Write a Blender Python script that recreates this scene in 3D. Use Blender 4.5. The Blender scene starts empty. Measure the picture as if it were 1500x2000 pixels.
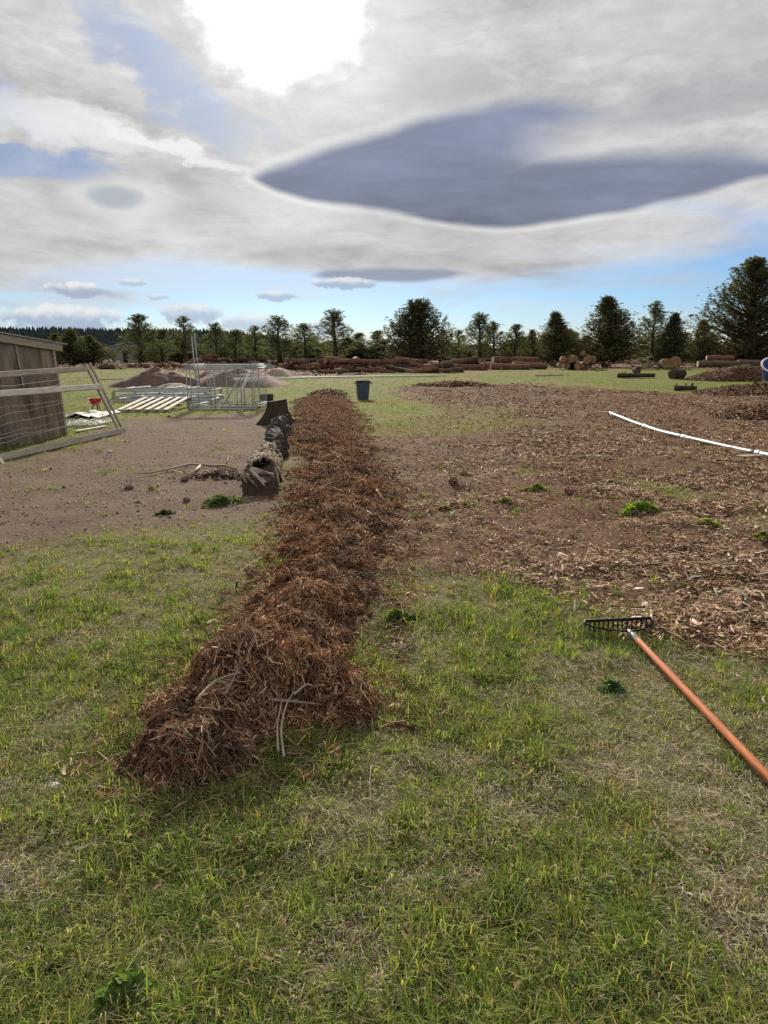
import bpy, math, random
import numpy as np
from mathutils import Vector

R = math.radians
rng = np.random.default_rng(7)
random.seed(7)
S = bpy.context.scene
COL = S.collection

# ------------------------------------------------------------------ camera
CAMH, PITCH, F = 1.45, math.atan(300 / 1500), 1500.0
cam = bpy.data.cameras.new('camera')
cam.sensor_fit = 'HORIZONTAL'; cam.sensor_width = 36.0; cam.lens = 36.0
cam.clip_start = 0.05; cam.clip_end = 8000
camo = bpy.data.objects.new('camera', cam); COL.objects.link(camo)
camo.location = (0, 0, CAMH); camo.rotation_euler = (math.pi / 2 - PITCH, 0, 0)
S.camera = camo

# ------------------------------------------------------------------ exposure
S.view_settings.view_transform = 'Standard'; S.view_settings.look = 'None'
S.view_settings.exposure = 0.8; S.view_settings.gamma = 1.0
S.view_settings.use_curve_mapping = False
S.cycles.use_denoising = False
S.cycles.sample_clamp_direct = 8.0; S.cycles.sample_clamp_indirect = 3.0; S.cycles.max_bounces = 4; S.cycles.diffuse_bounces = 3; S.cycles.transparent_max_bounces = 8

SUN_AZ, SUN_EL = -6.8, 22.5           # degrees, azimuth from +Y towards +X
sun = bpy.data.lights.new('sun', 'SUN'); sun.energy = 4.8; sun.angle = R(4.0); sun.color = (1.0, 0.91, 0.79)
suno = bpy.data.objects.new('sun', sun); COL.objects.link(suno)
sd = Vector((math.sin(R(SUN_AZ)) * math.cos(R(SUN_EL)), math.cos(R(SUN_AZ)) * math.cos(R(SUN_EL)), math.sin(R(SUN_EL))))
suno.rotation_euler = (-sd).to_track_quat('-Z', 'Y').to_euler()

# ------------------------------------------------------------------ sky
def azel(px, py):
    xc, yc = (px - 750) / F, (1000 - py) / F
    y = math.cos(PITCH) + yc * math.sin(PITCH); z = -math.sin(PITCH) + yc * math.cos(PITCH)
    return math.degrees(math.atan2(xc, y)), math.degrees(math.atan2(z, math.hypot(xc, y)))

W = bpy.data.worlds.new('World'); S.world = W; W.use_nodes = True
NT = W.node_tree; NT.nodes.clear()

class E:
    """small expression wrapper around shader math nodes"""
    def __init__(s, sock): s.s = sock
    def _b(s, op, o, c=None):
        n = NT.nodes.new('ShaderNodeMath'); n.operation = op
        for i, v in enumerate((s, o, c)):
            if v is None: continue
            if isinstance(v, E): NT.links.new(v.s, n.inputs[i])
            else: n.inputs[i].default_value = float(v)
        return E(n.outputs[0])
    def __add__(s, o): return s._b('ADD', o)
    def __sub__(s, o): return s._b('SUBTRACT', o)
    def __mul__(s, o): return s._b('MULTIPLY', o)
    def __truediv__(s, o): return s._b('DIVIDE', o)
    __radd__ = __add__; __rmul__ = __mul__
    def __rsub__(s, o): return (s * -1.0) + o
    def max(s, o): return s._b('MAXIMUM', o)
    def min(s, o): return s._b('MINIMUM', o)
    def pow(s, o): return s._b('POWER', o)
    def sstep(s, a, b):
        n = NT.nodes.new('ShaderNodeMapRange'); n.interpolation_type = 'SMOOTHSTEP'; n.clamp = True
        NT.links.new(s.s, n.inputs[0]); n.inputs[1].default_value = a; n.inputs[2].default_value = b
        n.inputs[3].default_value = 0; n.inputs[4].default_value = 1
        return E(n.outputs[0])

def w_noise(vec, scale, detail=4, rough=0.5, dist=0.0, sx=1, sy=1, sz=1, off=(0, 0, 0)):
    m = NT.nodes.new('ShaderNodeMapping'); m.inputs['Scale'].default_value = (sx, sy, sz); m.inputs['Location'].default_value = off
    NT.links.new(vec, m.inputs['Vector'])
    n = NT.nodes.new('ShaderNodeTexNoise'); n.inputs['Scale'].default_value = scale; n.inputs['Detail'].default_value = detail
    n.inputs['Roughness'].default_value = rough; n.inputs['Distortion'].default_value = dist
    NT.links.new(m.outputs[0], n.inputs['Vector'])
    return E(n.outputs['Fac'])

def w_mix(fac, a, b):
    n = NT.nodes.new('ShaderNodeMix'); n.data_type = 'RGBA'
    NT.links.new(fac.s, n.inputs[0])
    for i, v in ((6, a), (7, b)):
        if hasattr(v, 'links'): NT.links.new(v, n.inputs[i])
        else: n.inputs[i].default_value = (*v, 1)
    return n.outputs[2]

tc = NT.nodes.new('ShaderNodeTexCoord')
sep = NT.nodes.new('ShaderNodeSeparateXYZ'); NT.links.new(tc.outputs['Generated'], sep.inputs[0])
DX, DY, DZ = E(sep.outputs[0]), E(sep.outputs[1]), E(sep.outputs[2])
AZ = DX._b('ARCTAN2', DY) * (180 / math.pi)
EL = DZ._b('ARCSINE', 0) * (180 / math.pi)
DEG = NT.nodes.new('ShaderNodeCombineXYZ')
NT.links.new(AZ.s, DEG.inputs[0]); NT.links.new(EL.s, DEG.inputs[1]); DEGV = DEG.outputs[0]
inv = DZ.max(0.0) + 0.13                                   # a flat cloud deck seen in perspective
pl = NT.nodes.new('ShaderNodeCombineXYZ'); NT.links.new((DX / inv).s, pl.inputs[0]); NT.links.new((DY / inv).s, pl.inputs[1]); PLV = pl.outputs[0]

def curve(pts, x, lo=-36.0, hi=36.0, vmax=40.0):
    """piecewise outline: elevation (deg) as a function of azimuth (deg)"""
    n = NT.nodes.new('ShaderNodeFloatCurve'); c = n.mapping.curves[0]
    p = [((a - lo) / (hi - lo), e / vmax) for a, e in (azel(*q) for q in pts)]
    p.sort()
    c.points[0].location = p[0]; c.points[1].location = p[-1]
    for q in p[1:-1]: c.points.new(*q)
    n.mapping.extend = 'HORIZONTAL'; n.mapping.update()
    NT.links.new(((x - lo) / (hi - lo)).s, n.inputs['Value'])
    return E(n.outputs[0]) * vmax

def ell(px, py, rx, ry, rot=0.0, ux=None, uy=None):
    """1 at the centre, 0 on the ellipse, negative outside (sizes in degrees)"""
    a, e = azel(px, py); u = (ux or AZ) - a; v = (uy or EL) - e
    c, s = math.cos(R(rot)), math.sin(R(rot))
    uu = (u * c + v * s) * (1 / rx); vv = (v * c - u * s) * (1 / ry)
    return 1.0 - (uu * uu + vv * vv)

sky = NT.nodes.new('ShaderNodeTexSky'); sky.sky_type = 'NISHITA'; sky.sun_disc = False
sky.sun_elevation = R(SUN_EL); sky.sun_rotation = R(SUN_AZ); sky.altitude = 1000; sky.air_density = 1.0
sky.dust_density = 0.4; sky.ozone_density = 1.5
gain = NT.nodes.new('ShaderNodeMix'); gain.data_type = 'RGBA'; gain.blend_type = 'MULTIPLY'; gain.inputs[0].default_value = 1
NT.links.new(sky.outputs[0], gain.inputs[6]); gain.inputs[7].default_value = (0.29, 0.385, 0.53, 1)
c = gain.outputs[2]
K = 6.3                                    # background strength is 0.1: cloud radiances are given times ten
def rad(r, g, b): return (r * K, g * K, b * K)

n1 = w_noise(PLV, 1.1, 6, 0.55, 0.6, 1.0, 0.55)
n2 = w_noise(PLV, 3.2, 6, 0.6, 0.3, 1.0, 0.6, off=(3, 1, 0))
nf = w_noise(DEGV, 0.35, 6, 0.62, 0.4, 0.8, 1.6)
nl = w_noise(DEGV, 0.12, 4, 0.5, 0.5, 0.45, 1.7, off=(4, 2, 0))
ns = w_noise(DEGV, 0.20, 3, 0.5, 0.8, 0.28, 1.6, off=(11, 7, 0))
WOB = (nf - 0.5) * 4.2
# horizon: pale cream air low down
hz = 1.0 - EL.sstep(0.3, 3.0)
c = w_mix(hz * 0.85, c, rad(0.70, 0.66, 0.60))
# thin streaks low over the blue band
st = ns.sstep(0.52, 0.72) * (1.0 - EL.sstep(5, 8)) * 0.45
c = w_mix(st, c, rad(0.66, 0.66, 0.66))
# veil of altostratus: everything above roughly 7 degrees, lower on the left; goes on over the whole sky
edge = 6.0 - (AZ * -0.065).max(-2.0).min(2.6) + (nl - 0.5) * 4.0 + (ns - 0.5) * 9.0
veil = (EL - edge).sstep(-2.4, 2.0)
n3 = w_noise(PLV, 9.0, 5, 0.62, 0.8, 1.0, 0.8, off=(1, 5, 0))
n4 = w_noise(DEGV, 0.55, 9, 0.72, 1.2, 0.35, 1.5, off=(2, 9, 0))
tone = (n1 - 0.5) * 0.50 + (n2 - 0.5) * 0.34 + (ns - 0.5) * 0.42 + (nl - 0.5) * 0.28 + (n4 - 0.5) * 0.30 + (n3 - 0.5) * 0.34 * EL.sstep(9, 16)
g = (0.555 + tone + (1.0 - EL.sstep(5, 13)) * 0.05).max(0.24).min(0.86)
vc = NT.nodes.new('ShaderNodeCombineColor')
NT.links.new((g * K).s, vc.inputs[0]); NT.links.new((g * (K * 0.995) ).s, vc.inputs[1]); NT.links.new((g * (K * 0.965) + 0.12).s, vc.inputs[2])
# openings to blue in the veil
ux, uy = AZ + WOB * 1.3, EL + WOB * 0.7
hole = ell(318, 150, 6.0, 1.7, -38, ux, uy).sstep(-0.7, 0.9)
hole = hole.max(ell(30, 312, 6.0, 1.0, 0, ux, uy).sstep(-0.5, 0.7) * 0.95)
hole = hole.max(ell(0, 195, 4.2, 1.0, -25, ux, uy).sstep(-0.5, 0.8) * 0.8)
hole = hole.max(ell(420, 215, 5.0, 0.9, -20, ux, uy).sstep(-0.6, 0.9) * 0.45)
opening = w_mix(nf.sstep(0.3, 0.75) * 0.35, rad(0.27, 0.36, 0.56), rad(0.62, 0.63, 0.66))
vfull = w_mix(hole, vc.outputs[0], opening)
c = w_mix(veil, c, vfull)
# bright feathered sheet on the left, soft dark smudges on the right
sheet = ell(150, 245, 7.5, 1.5, -9, ux, uy).sstep(-0.2, 1.0) * 0.75
c = w_mix(sheet, c, rad(0.80, 0.80, 0.79))
sheet2 = ell(340, 295, 6.0, 0.55, -14, ux, uy).sstep(-0.3, 0.9) * 0.7
c = w_mix(sheet2, c, rad(0.86, 0.86, 0.85))
smud = ell(860, 175, 5.0, 1.7, 3, ux, uy).sstep(-0.3, 1.0) * 0.55
c = w_mix(smud, c, rad(0.40, 0.41, 0.42))
smud = ell(1330, 205, 9.0, 1.5, 8, ux, uy).sstep(-0.3, 1.0) * 0.6
c = w_mix(smud, c, rad(0.38, 0.39, 0.42))
smud = ell(1380, 60, 9.0, 2.4, -6, ux, uy).sstep(-0.3, 1.0) * 0.4
c = w_mix(smud, c, rad(0.42, 0.43, 0.44))
# small oval lens cloud with a pale ring
o = ell(238, 388, 3.4, 1.15, 0, AZ + WOB * 0.2, EL + WOB * 0.12)
c = w_mix(o.sstep(-0.9, 0.8) * 0.55, c, rad(0.80, 0.80, 0.78))
c = w_mix(ell(225, 385, 1.9, 0.8, 0, AZ + WOB * 0.2, EL + WOB * 0.1).sstep(-0.5, 0.9) * 0.75, c, rad(0.34, 0.39, 0.45))
# the large lens clouds
wob = (w_noise(DEGV, 0.25, 2, 0.4, 0, 1, 1.5) - 0.5) * 0.5
def lens(top, bot, soft_t, soft_b):
    t = curve(top, AZ) + wob - EL; b = EL - curve(bot, AZ) - wob
    return t, b
tA, bA = lens([(478, 345), (500, 328), (560, 303), (640, 277), (740, 246), (850, 214), (960, 194), (1060, 186), (1130, 192), (1190, 206), (1240, 218)],
              [(478, 345), (500, 362), (560, 388), (640, 405), (740, 418), (830, 432), (900, 440), (955, 425), (985, 322), (1012, 298), (1060, 282), (1130, 262), (1190, 240), (1240, 220)], 0, 0)
tB, bB = lens([(700, 418), (740, 345), (840, 325), (950, 312), (1050, 298), (1160, 292), (1280, 287), (1400, 285), (1500, 293), (1650, 320)],
              [(700, 418), (740, 420), (820, 432), (900, 447), (960, 450), (1050, 443), (1200, 421), (1350, 388), (1500, 350), (1650, 340)], 0, 0)
WL = (n2 - 0.5) * 1.4
mA = (tA + WL * AZ.sstep(-4, 8)).sstep(-0.3, 1.0) * ((bA + WL * AZ.sstep(0, 6)) / (AZ.sstep(4, 9) * 2.2 + 1.0)).sstep(-0.12, 0.6) * (1.0 - (AZ + WL * 2.0).sstep(12.5, 18.5))
mB = (tB + WL * 0.7).sstep(-0.5, 1.2) * bB.sstep(-0.1, 0.5) * (1.0 - AZ.sstep(24, 34)) * AZ.sstep(-2, 3)
mF = tA.sstep(-0.25, 1.0) * bB.sstep(-0.1, 0.5) * (1.0 - (AZ + WL * 1.2).sstep(azel(965, 300)[0], azel(1190, 260)[0])) * AZ.sstep(-2, 3)
lensm = mA.max(mB).max(mF)
TIP = azel(478, 345)[0]
rimA = tA.sstep(-0.45, 0.3) * bA.sstep(-0.32, 0.2) * (1.0 - AZ.sstep(-2, 9)) * AZ.sstep(TIP - 1.2, TIP + 0.8)
rimB = tB.sstep(-1.6, 0.1) * bB.sstep(-0.35, 0.1) * AZ.sstep(-1, 4) * (1.0 - AZ.sstep(10, 22)) * 0.6
c = w_mix(rimA.max(rimB) * (nf.sstep(0.25, 0.7) * 0.5 + 0.35), c, rad(0.92, 0.91, 0.86))
lt = (EL - 14.0) * 0.008
lg = (0.245 + lt * 1.6 + (nl - 0.5) * 0.16 + (n2 - 0.5) * 0.06 + (ns - 0.5) * 0.14 + (n4 - 0.5) * 0.10).max(0.14)
lc = NT.nodes.new('ShaderNodeCombineColor')
NT.links.new((lg * (K * 0.86)).s, lc.inputs[0]); NT.links.new((lg * K).s, lc.inputs[1]); NT.links.new((lg * (K * 1.40)).s, lc.inputs[2])
c = w_mix(lensm * 0.97, c, lc.outputs[0])
# thin low lens and fair-weather cumulus near the horizon
tC, bC = lens([(590, 540), (640, 527), (740, 521), (850, 523), (925, 533)], [(590, 540), (640, 548), (740, 552), (850, 549), (925, 534)], 0, 0)
c = w_mix(tC.sstep(-0.1, 0.3) * bC.sstep(-0.1, 0.3) * AZ.sstep(*[azel(q, 540)[0] for q in (588, 640)]) * (1.0 - AZ.sstep(*[azel(q, 540)[0] for q in (880, 932)])) * 0.95, c, rad(0.29, 0.33, 0.42))
cn = w_noise(DEGV, 1.1, 6, 0.62, 0.2)
def cumulus(c, px, py, rx, ry, k=1.0, top=(0.78, 0.78, 0.78), low=(0.36, 0.43, 0.56)):
    d = (cn - 0.5) * 2.6
    f = ell(px, py, rx, ry) + d
    a, e = azel(px, py)
    lit = (EL - e + (cn - 0.5) * ry * 1.6).sstep(-0.25 * ry, 0.75 * ry)
    return w_mix(f.sstep(-0.15, 0.5) * k, c, w_mix(lit, rad(*low), rad(*top)))
for q in ((150, 566, 2.1, 0.55, 0.95), (120, 622, 4.2, 0.95, 0.9), (372, 612, 2.2, 0.8, 0.75), (490, 630, 2.3, 0.7, 0.65), (675, 554, 2.5, 0.45, 0.85),
          (540, 578, 1.6, 0.38, 0.7), (260, 552, 1.0, 0.3, 0.5), (640, 640, 1.8, 0.7, 0.6), (310, 580, 0.8, 0.25, 0.5), (20, 655, 3.0, 0.5, 0.6)):
    c = cumulus(c, *q)
# light scattered forward through the veil around the sun
vec = NT.nodes.new('ShaderNodeVectorMath'); vec.operation = 'DOT_PRODUCT'
NT.links.new(tc.outputs['Generated'], vec.inputs[0]); vec.inputs[1].default_value = sd
ang = E(vec.outputs['Value']).min(1.0)._b('ARCCOSINE', 0) * (180 / math.pi)
angn = ang + (nf - 0.5) * 6.5 + (n2 - 0.5) * 4.0
core = 1.0 - angn.sstep(1.0, 6.6)
halo = 1.0 - (ang + (nf - 0.5) * 5.0).sstep(3.0, 16.0)
c = w_mix(halo * 0.42 * (1.0 - lensm), c, rad(0.90, 0.90, 0.88))
c = w_mix(core, c, rad(2.0, 1.97, 1.9))
bg = NT.nodes.new('ShaderNodeBackground'); bg.inputs['Strength'].default_value = 0.1
NT.links.new(c, bg.inputs['Color'])
wo = NT.nodes.new('ShaderNodeOutputWorld'); NT.links.new(bg.outputs[0], wo.inputs[0])

# ------------------------------------------------------------------ numeric helpers
def sst(a, b, x):
    t = np.clip((np.asarray(x, float) - a) / (b - a), 0, 1); return t * t * (3 - 2 * t)

_tab = np.random.default_rng(3).random((256, 256))
def vnoise(x, y, s=1.0, o=0):
    x = np.asarray(x, float) * s + o * 17.31; y = np.asarray(y, float) * s + o * 9.77
    xi = np.floor(x).astype(int); yi = np.floor(y).astype(int); fx = x - xi; fy = y - yi
    fx = fx * fx * (3 - 2 * fx); fy = fy * fy * (3 - 2 * fy)
    a = _tab[xi & 255, yi & 255]; b = _tab[(xi + 1) & 255, yi & 255]; cc = _tab[xi & 255, (yi + 1) & 255]; d = _tab[(xi + 1) & 255, (yi + 1) & 255]
    return (a * (1 - fx) + b * fx) * (1 - fy) + (cc * (1 - fx) + d * fx) * fy
def fbm(x, y, s=1.0, o=0, n=4):
    v = 0; a = 0.5
    for i in range(n): v = v + a * vnoise(x, y, s * 2 ** i, o + i * 3); a *= 0.5
    return v / (1 - 0.5 ** n)

def hbase(x, y):
    x = np.asarray(x, float); y = np.asarray(y, float)
    return 0.75 * sst(20, 56, y) + 0.22 * sst(56, 120, y) + (vnoise(x, y, 0.16, 2) - 0.5) * 0.10 * sst(4, 14, y)

def at(px, py, up=0.0):
    xc, yc = (px - 750) / F, (1000 - py) / F
    d = np.array([xc, math.cos(PITCH) + yc * math.sin(PITCH), -math.sin(PITCH) + yc * math.cos(PITCH)])
    t0 = 0.3; t = t0
    while t < 400:
        p = np.array([0, 0, CAMH]) + d * t
        if p[2] <= hbase(p[0], p[1]) + up: break
        t0 = t; t *= 1.03
    for _ in range(30):
        m = (t0 + t) / 2; p = np.array([0, 0, CAMH]) + d * m
        if p[2] <= hbase(p[0], p[1]) + up: t = m
        else: t0 = m
    return np.array([0, 0, CAMH]) + d * t
def P(px, py): return at(px, py)[:2]

def poly_sd(poly, x, y):
    """signed distance, positive inside"""
    x = np.asarray(x, float); y = np.asarray(y, float)
    best = np.full(x.shape, 1e9); ins = np.zeros(x.shape, bool); n = len(poly)
    for i in range(n):
        ax, ay = poly[i]; bx, by = poly[(i + 1) % n]
        ex, ey = bx - ax, by - ay
        t = np.clip(((x - ax) * ex + (y - ay) * ey) / (ex * ex + ey * ey + 1e-9), 0, 1)
        best = np.minimum(best, np.hypot(x - ax - t * ex, y - ay - t * ey))
        ins ^= ((ay > y) != (by > y)) & (x < (bx - ax) * (y - ay) / (by - ay + 1e-12) + ax)
    return np.where(ins, best, -best)

# zones of the plot
DIRT = [P(-500, 1180), P(-200, 1120), P(0, 1085), P(160, 1050), P(330, 1020), P(540, 1010), P(560, 900), P(545, 830), P(505, 806), P(360, 812), P(250, 822), P(120, 880), P(-200, 960), P(-900, 1000)]
MULCH = [P(640, 1140), P(760, 1120), P(900, 1135), P(1060, 1165), P(1190, 1190), P(1310, 1250), P(1500, 1300), P(1800, 1360), P(2300, 1250), P(2300, 800), P(1560, 762), P(1400, 772), P(1200, 762), P(1000, 750), P(850, 752), P(770, 756), P(790, 775), P(860, 800), P(760, 830), P(705, 860)]
SPARSE = [P(690, 775), P(880, 790), P(1010, 795), P(1020, 830), P(880, 850), P(720, 850)]
FARDEB = [P(-200, 716), P(300, 722), P(520, 733), P(640, 733), P(860, 726), P(1000, 722), P(1200, 721), P(1700, 724), P(1700, 700.5), P(-200, 700.5)]
def m_dirt(x, y): return sst(-0.8, 0.6, poly_sd(DIRT, x, y) + (fbm(x, y, 1.3, 5) - 0.5) * 1.5)
def m_mulch(x, y):
    m = sst(-0.35, 0.35, poly_sd(MULCH, x, y) + (fbm(x, y, 1.7, 8) - 0.5) * (1.1 + 0.06 * np.clip(y, 0, 40)))
    return m * (1 - 0.65 * sst(0.60, 0.70, fbm(x, y, 0.75, 47)) * (y < 11)) * (1 - 0.55 * sst(-0.6, 0.8, poly_sd(SPARSE, x, y) + (fbm(x, y, 0.8, 4) - 0.5) * 2.5))
def m_far(x, y): return sst(-1.5, 1.5, poly_sd(FARDEB, x, y) + (fbm(x, y, 0.35, 6) - 0.5) * 5)

# windrow of mulch: height over the ground
BLINE = np.array([P(*q) for q in ((415, 1472), (470, 1420), (540, 1335), (592, 1240), (628, 1130), (664, 1030), (662, 940), (645, 870), (634, 820), (628, 792), (632, 776))])
BW = np.array([0.30, 0.40, 0.40, 0.39, 0.40, 0.44, 0.50, 0.60, 0.70, 0.75, 0.7])
BH = np.array([0.17, 0.22, 0.185, 0.15, 0.115, 0.12, 0.09, 0.075, 0.06, 0.05, 0.045])
def berm(x, y):
    x = np.asarray(x, float); y = np.asarray(y, float)
    dn = np.full(x.shape, 1e9); hh = np.zeros(x.shape)
    for i in range(len(BLINE) - 1):
        a, b = BLINE[i], BLINE[i + 1]; e = b - a
        t = np.clip(((x - a[0]) * e[0] + (y - a[1]) * e[1]) / (e @ e), 0, 1)
        d = np.hypot(x - a[0] - t * e[0], y - a[1] - t * e[1])
        w = BW[i] * (1 - t) + BW[i + 1] * t; q = d / w; k = q < dn
        dn = np.where(k, q, dn); hh = np.where(k, BH[i] * (1 - t) + BH[i + 1] * t, hh)
    q = dn + (fbm(x, y, 2.2, 11) - 0.5) * 1.15 + (fbm(x, y, 9.0, 12, 3) - 0.5) * 0.5
    prof = np.clip(1 - q, 0, 1) ; prof = np.clip(prof * 1.6, 0, 1) ** 0.85 * (0.70 + 0.30 * prof)
    lump = 0.05 + 1.75 * fbm(x, y, 3.4, 14, 3) + 1.1 * (fbm(x, y, 7.5, 15, 3) - 0.5)
    return np.maximum(hh * prof * lump, 0)
def relief(x, y):
    near = 1 - sst(12, 30, y)
    return ((fbm(x, y, 3.0, 20) - 0.5) * 0.05 + (fbm(x, y, 11, 21, 3) - 0.5) * 0.028) * (0.35 + 0.65 * near) + m_mulch(x, y) * (0.015 + (fbm(x, y, 2.1, 24) - 0.5) * 0.11 + (fbm(x, y, 7.0, 25) - 0.5) * 0.06)
def gh(x, y): return hbase(x, y) + relief(x, y)
def at_b(px, py):
    xc, yc = (px - 750) / F, (1000 - py) / F
    d = np.array([xc, math.cos(PITCH) + yc * math.sin(PITCH), -math.sin(PITCH) + yc * math.cos(PITCH)])
    ts = 1.2 * 1.004 ** np.arange(850); Q = np.array([0, 0, CAMH]) + d[None, :] * ts[:, None]
    k = np.nonzero(Q[:, 2] <= gh(Q[:, 0], Q[:, 1]) + berm(Q[:, 0], Q[:, 1]))[0]
    return Q[k[0]] if len(k) else Q[-1]
def gz(x, y): return float(gh(np.array([x]), np.array([y]))[0])

# ------------------------------------------------------------------ materials
def newmat(name):
    m = bpy.data.materials.new(name); m.use_nodes = True
    return m, m.node_tree, m.node_tree.nodes['Principled BSDF']

def mat(name, col, col2=None, rough=0.8, metal=0.0, scale=8.0, stretch=(1, 1, 1), bump=0.0, detail=6, spec=0.1, col3=None):
    m, t, b = newmat(name)
    b.inputs['Roughness'].default_value = rough; b.inputs['Metallic'].default_value = metal
    b.inputs['Specular IOR Level'].default_value = spec
    tc = t.nodes.new('ShaderNodeTexCoord'); mp = t.nodes.new('ShaderNodeMapping'); mp.inputs['Scale'].default_value = stretch
    t.links.new(tc.outputs['Object'], mp.inputs[0])
    n = t.nodes.new('ShaderNodeTexNoise'); n.inputs['Scale'].default_value = scale; n.inputs['Detail'].default_value = detail; n.inputs['Roughness'].default_value = 0.65
    t.links.new(mp.outputs[0], n.inputs['Vector'])
    r = t.nodes.new('ShaderNodeValToRGB'); r.color_ramp.elements[0].position = 0.3; r.color_ramp.elements[1].position = 0.7
    r.color_ramp.elements[0].color = (*col, 1); r.color_ramp.elements[1].color = (*(col2 or col), 1)
    if col3:
        e = r.color_ramp.elements.new(0.5); e.color = (*col3, 1)
    t.links.new(n.outputs['Fac'], r.inputs[0]); t.links.new(r.outputs[0], b.inputs['Base Color'])
    if bump:
        bp = t.nodes.new('ShaderNodeBump'); bp.inputs['Strength'].default_value = bump; bp.inputs['Distance'].default_value = 0.02
        t.links.new(n.outputs['Fac'], bp.inputs['Height']); t.links.new(bp.outputs[0], b.inputs['Normal'])
    return m

def attrmat(name, rough=0.8, trans=0.0, spec=0.2, tint=(1, 1, 1), noise=0.0):
    m, t, b = newmat(name)
    a = t.nodes.new('ShaderNodeAttribute'); a.attribute_name = 'Col'
    src = a.outputs['Color']
    b.inputs['Roughness'].default_value = rough; b.inputs['Specular IOR Level'].default_value = spec
    t.links.new(src, b.inputs['Base Color'])
    if trans:
        tr = t.nodes.new('ShaderNodeBsdfTranslucent'); mx = t.nodes.new('ShaderNodeMixShader'); mx.inputs[0].default_value = trans
        mm = t.nodes.new('ShaderNodeMix'); mm.data_type = 'RGBA'; mm.blend_type = 'MULTIPLY'; mm.inputs[0].default_value = 1; mm.inputs[7].default_value = (*tint, 1)
        t.links.new(src, mm.inputs[6]); t.links.new(mm.outputs[2], tr.inputs['Color'])
        t.links.new(b.outputs[0], mx.inputs[1]); t.links.new(tr.outputs[0], mx.inputs[2])
        t.links.new(mx.outputs[0], t.nodes['Material Output'].inputs[0])
    return m

M = {}
M['grass'] = attrmat('grass_blades', 0.75, 0.45, 0.08, (1.3, 1.3, 0.5))
M['straw'] = attrmat('dry_straw', 0.85, 0.15, 0.06)
M['chips'] = attrmat('bark_chips', 0.9, 0.0, 0.06)
M['needles'] = attrmat('needles', 0.85, 0.42, 0.05, (1.15, 1.15, 0.65))
M['bark'] = mat('grey_brown_bark', (0.05, 0.036, 0.027), (0.15, 0.105, 0.078), 0.95, 0, 9, (1, 1, 0.25), 0.6)
M['logbark'] = mat('red_brown_log_bark', (0.065, 0.034, 0.023), (0.22, 0.12, 0.078), 0.95, 0, 7, (1, 1, 0.3), 0.6)
M['darkbark'] = mat('charred_bark', (0.028, 0.022, 0.018), (0.085, 0.062, 0.045), 0.95, 0, 7, (1, 1, 0.4), 0.7)
M['cut'] = mat('sawn_end_wood', (0.17, 0.090, 0.050), (0.34, 0.20, 0.115), 0.9, 0, 6)
M['cutpale'] = mat('pale_sawn_wood', (0.34, 0.27, 0.19), (0.58, 0.49, 0.37), 0.9, 0, 6)
M['greywood'] = mat('weathered_grey_board', (0.24, 0.20, 0.155), (0.46, 0.40, 0.315), 0.9, 0, 5, (6, 0.6, 6), 0.3)
M['palewood'] = mat('sun_bleached_board', (0.42, 0.38, 0.31), (0.68, 0.63, 0.53), 0.9, 0, 5, (6, 0.6, 6), 0.3)
M['galv'] = mat('galvanised_tube', (0.27, 0.285, 0.295), (0.42, 0.435, 0.45), 0.75, 0.1, 14, spec=0.15)
M['wire'] = mat('rusty_fence_wire', (0.26, 0.21, 0.17), (0.46, 0.41, 0.34), 0.8, 0.1, 5, spec=0.1)
M['alu'] = mat('aluminium_pipe', (0.06, 0.057, 0.054), (0.15, 0.15, 0.155), 0.5, 0.0, 4, (1, 1, 1), 0.2, spec=0.25)
M['steel'] = mat('dark_steel', (0.012, 0.012, 0.013), (0.04, 0.036, 0.032), 0.5, 0.5, 20)
M['ferrule'] = mat('bright_steel_ferrule', (0.42, 0.41, 0.40), (0.6, 0.59, 0.57), 0.35, 0.9, 15)
M['handle'] = mat('orange_lacquered_wood', (0.25, 0.085, 0.035), (0.47, 0.18, 0.075), 0.68, 0, 9, (9, 0.8, 9), 0.25, col3=(0.40, 0.13, 0.048))
M['can'] = mat('blue_grey_plastic', (0.058, 0.083, 0.125), (0.078, 0.106, 0.155), 0.55, 0, 4)
M['canrim'] = mat('dark_plastic_rim', (0.020, 0.026, 0.038), (0.030, 0.038, 0.052), 0.55, 0, 6)
M['blue'] = mat('blue_plastic', (0.035, 0.06, 0.22), (0.06, 0.09, 0.28), 0.4, 0, 3)
M['white'] = mat('white_paint', (0.62, 0.62, 0.60), (0.80, 0.80, 0.78), 0.6, 0, 9)
M['red'] = mat('red_plastic', (0.50, 0.03, 0.05), (0.62, 0.06, 0.07), 0.5, 0, 6)
M['black'] = mat('black_plastic_and_shade', (0.012, 0.012, 0.012), (0.03, 0.028, 0.027), 0.6, 0, 6)
M['greyshed'] = mat('grey_metal_siding', (0.22, 0.23, 0.21), (0.28, 0.29, 0.27), 0.7, 0, 2)
M['roofmetal'] = mat('dull_roof_sheet', (0.30, 0.31, 0.32), (0.44, 0.45, 0.46), 0.5, 0.3, 3)
M['soil'] = mat('dark_loose_soil', (0.085, 0.052, 0.042), (0.17, 0.115, 0.092), 0.95, 0, 3.5, (1, 1, 1), 0.9, 8)
M['soilpale'] = mat('pale_dry_soil', (0.17, 0.135, 0.105), (0.30, 0.235, 0.175), 0.95, 0, 3.5, (1, 1, 1), 0.8, 8)
M['rock'] = mat('pale_stone', (0.42, 0.38, 0.33), (0.62, 0.58, 0.52), 0.9, 0, 14, (1, 1, 1), 0.5)
M['bleach'] = mat('bleached_rotten_wood', (0.06, 0.042, 0.03), (0.52, 0.45, 0.35), 0.95, 0, 26, (1, 1, 1), 1.0, col3=(0.27, 0.21, 0.15))
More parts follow.
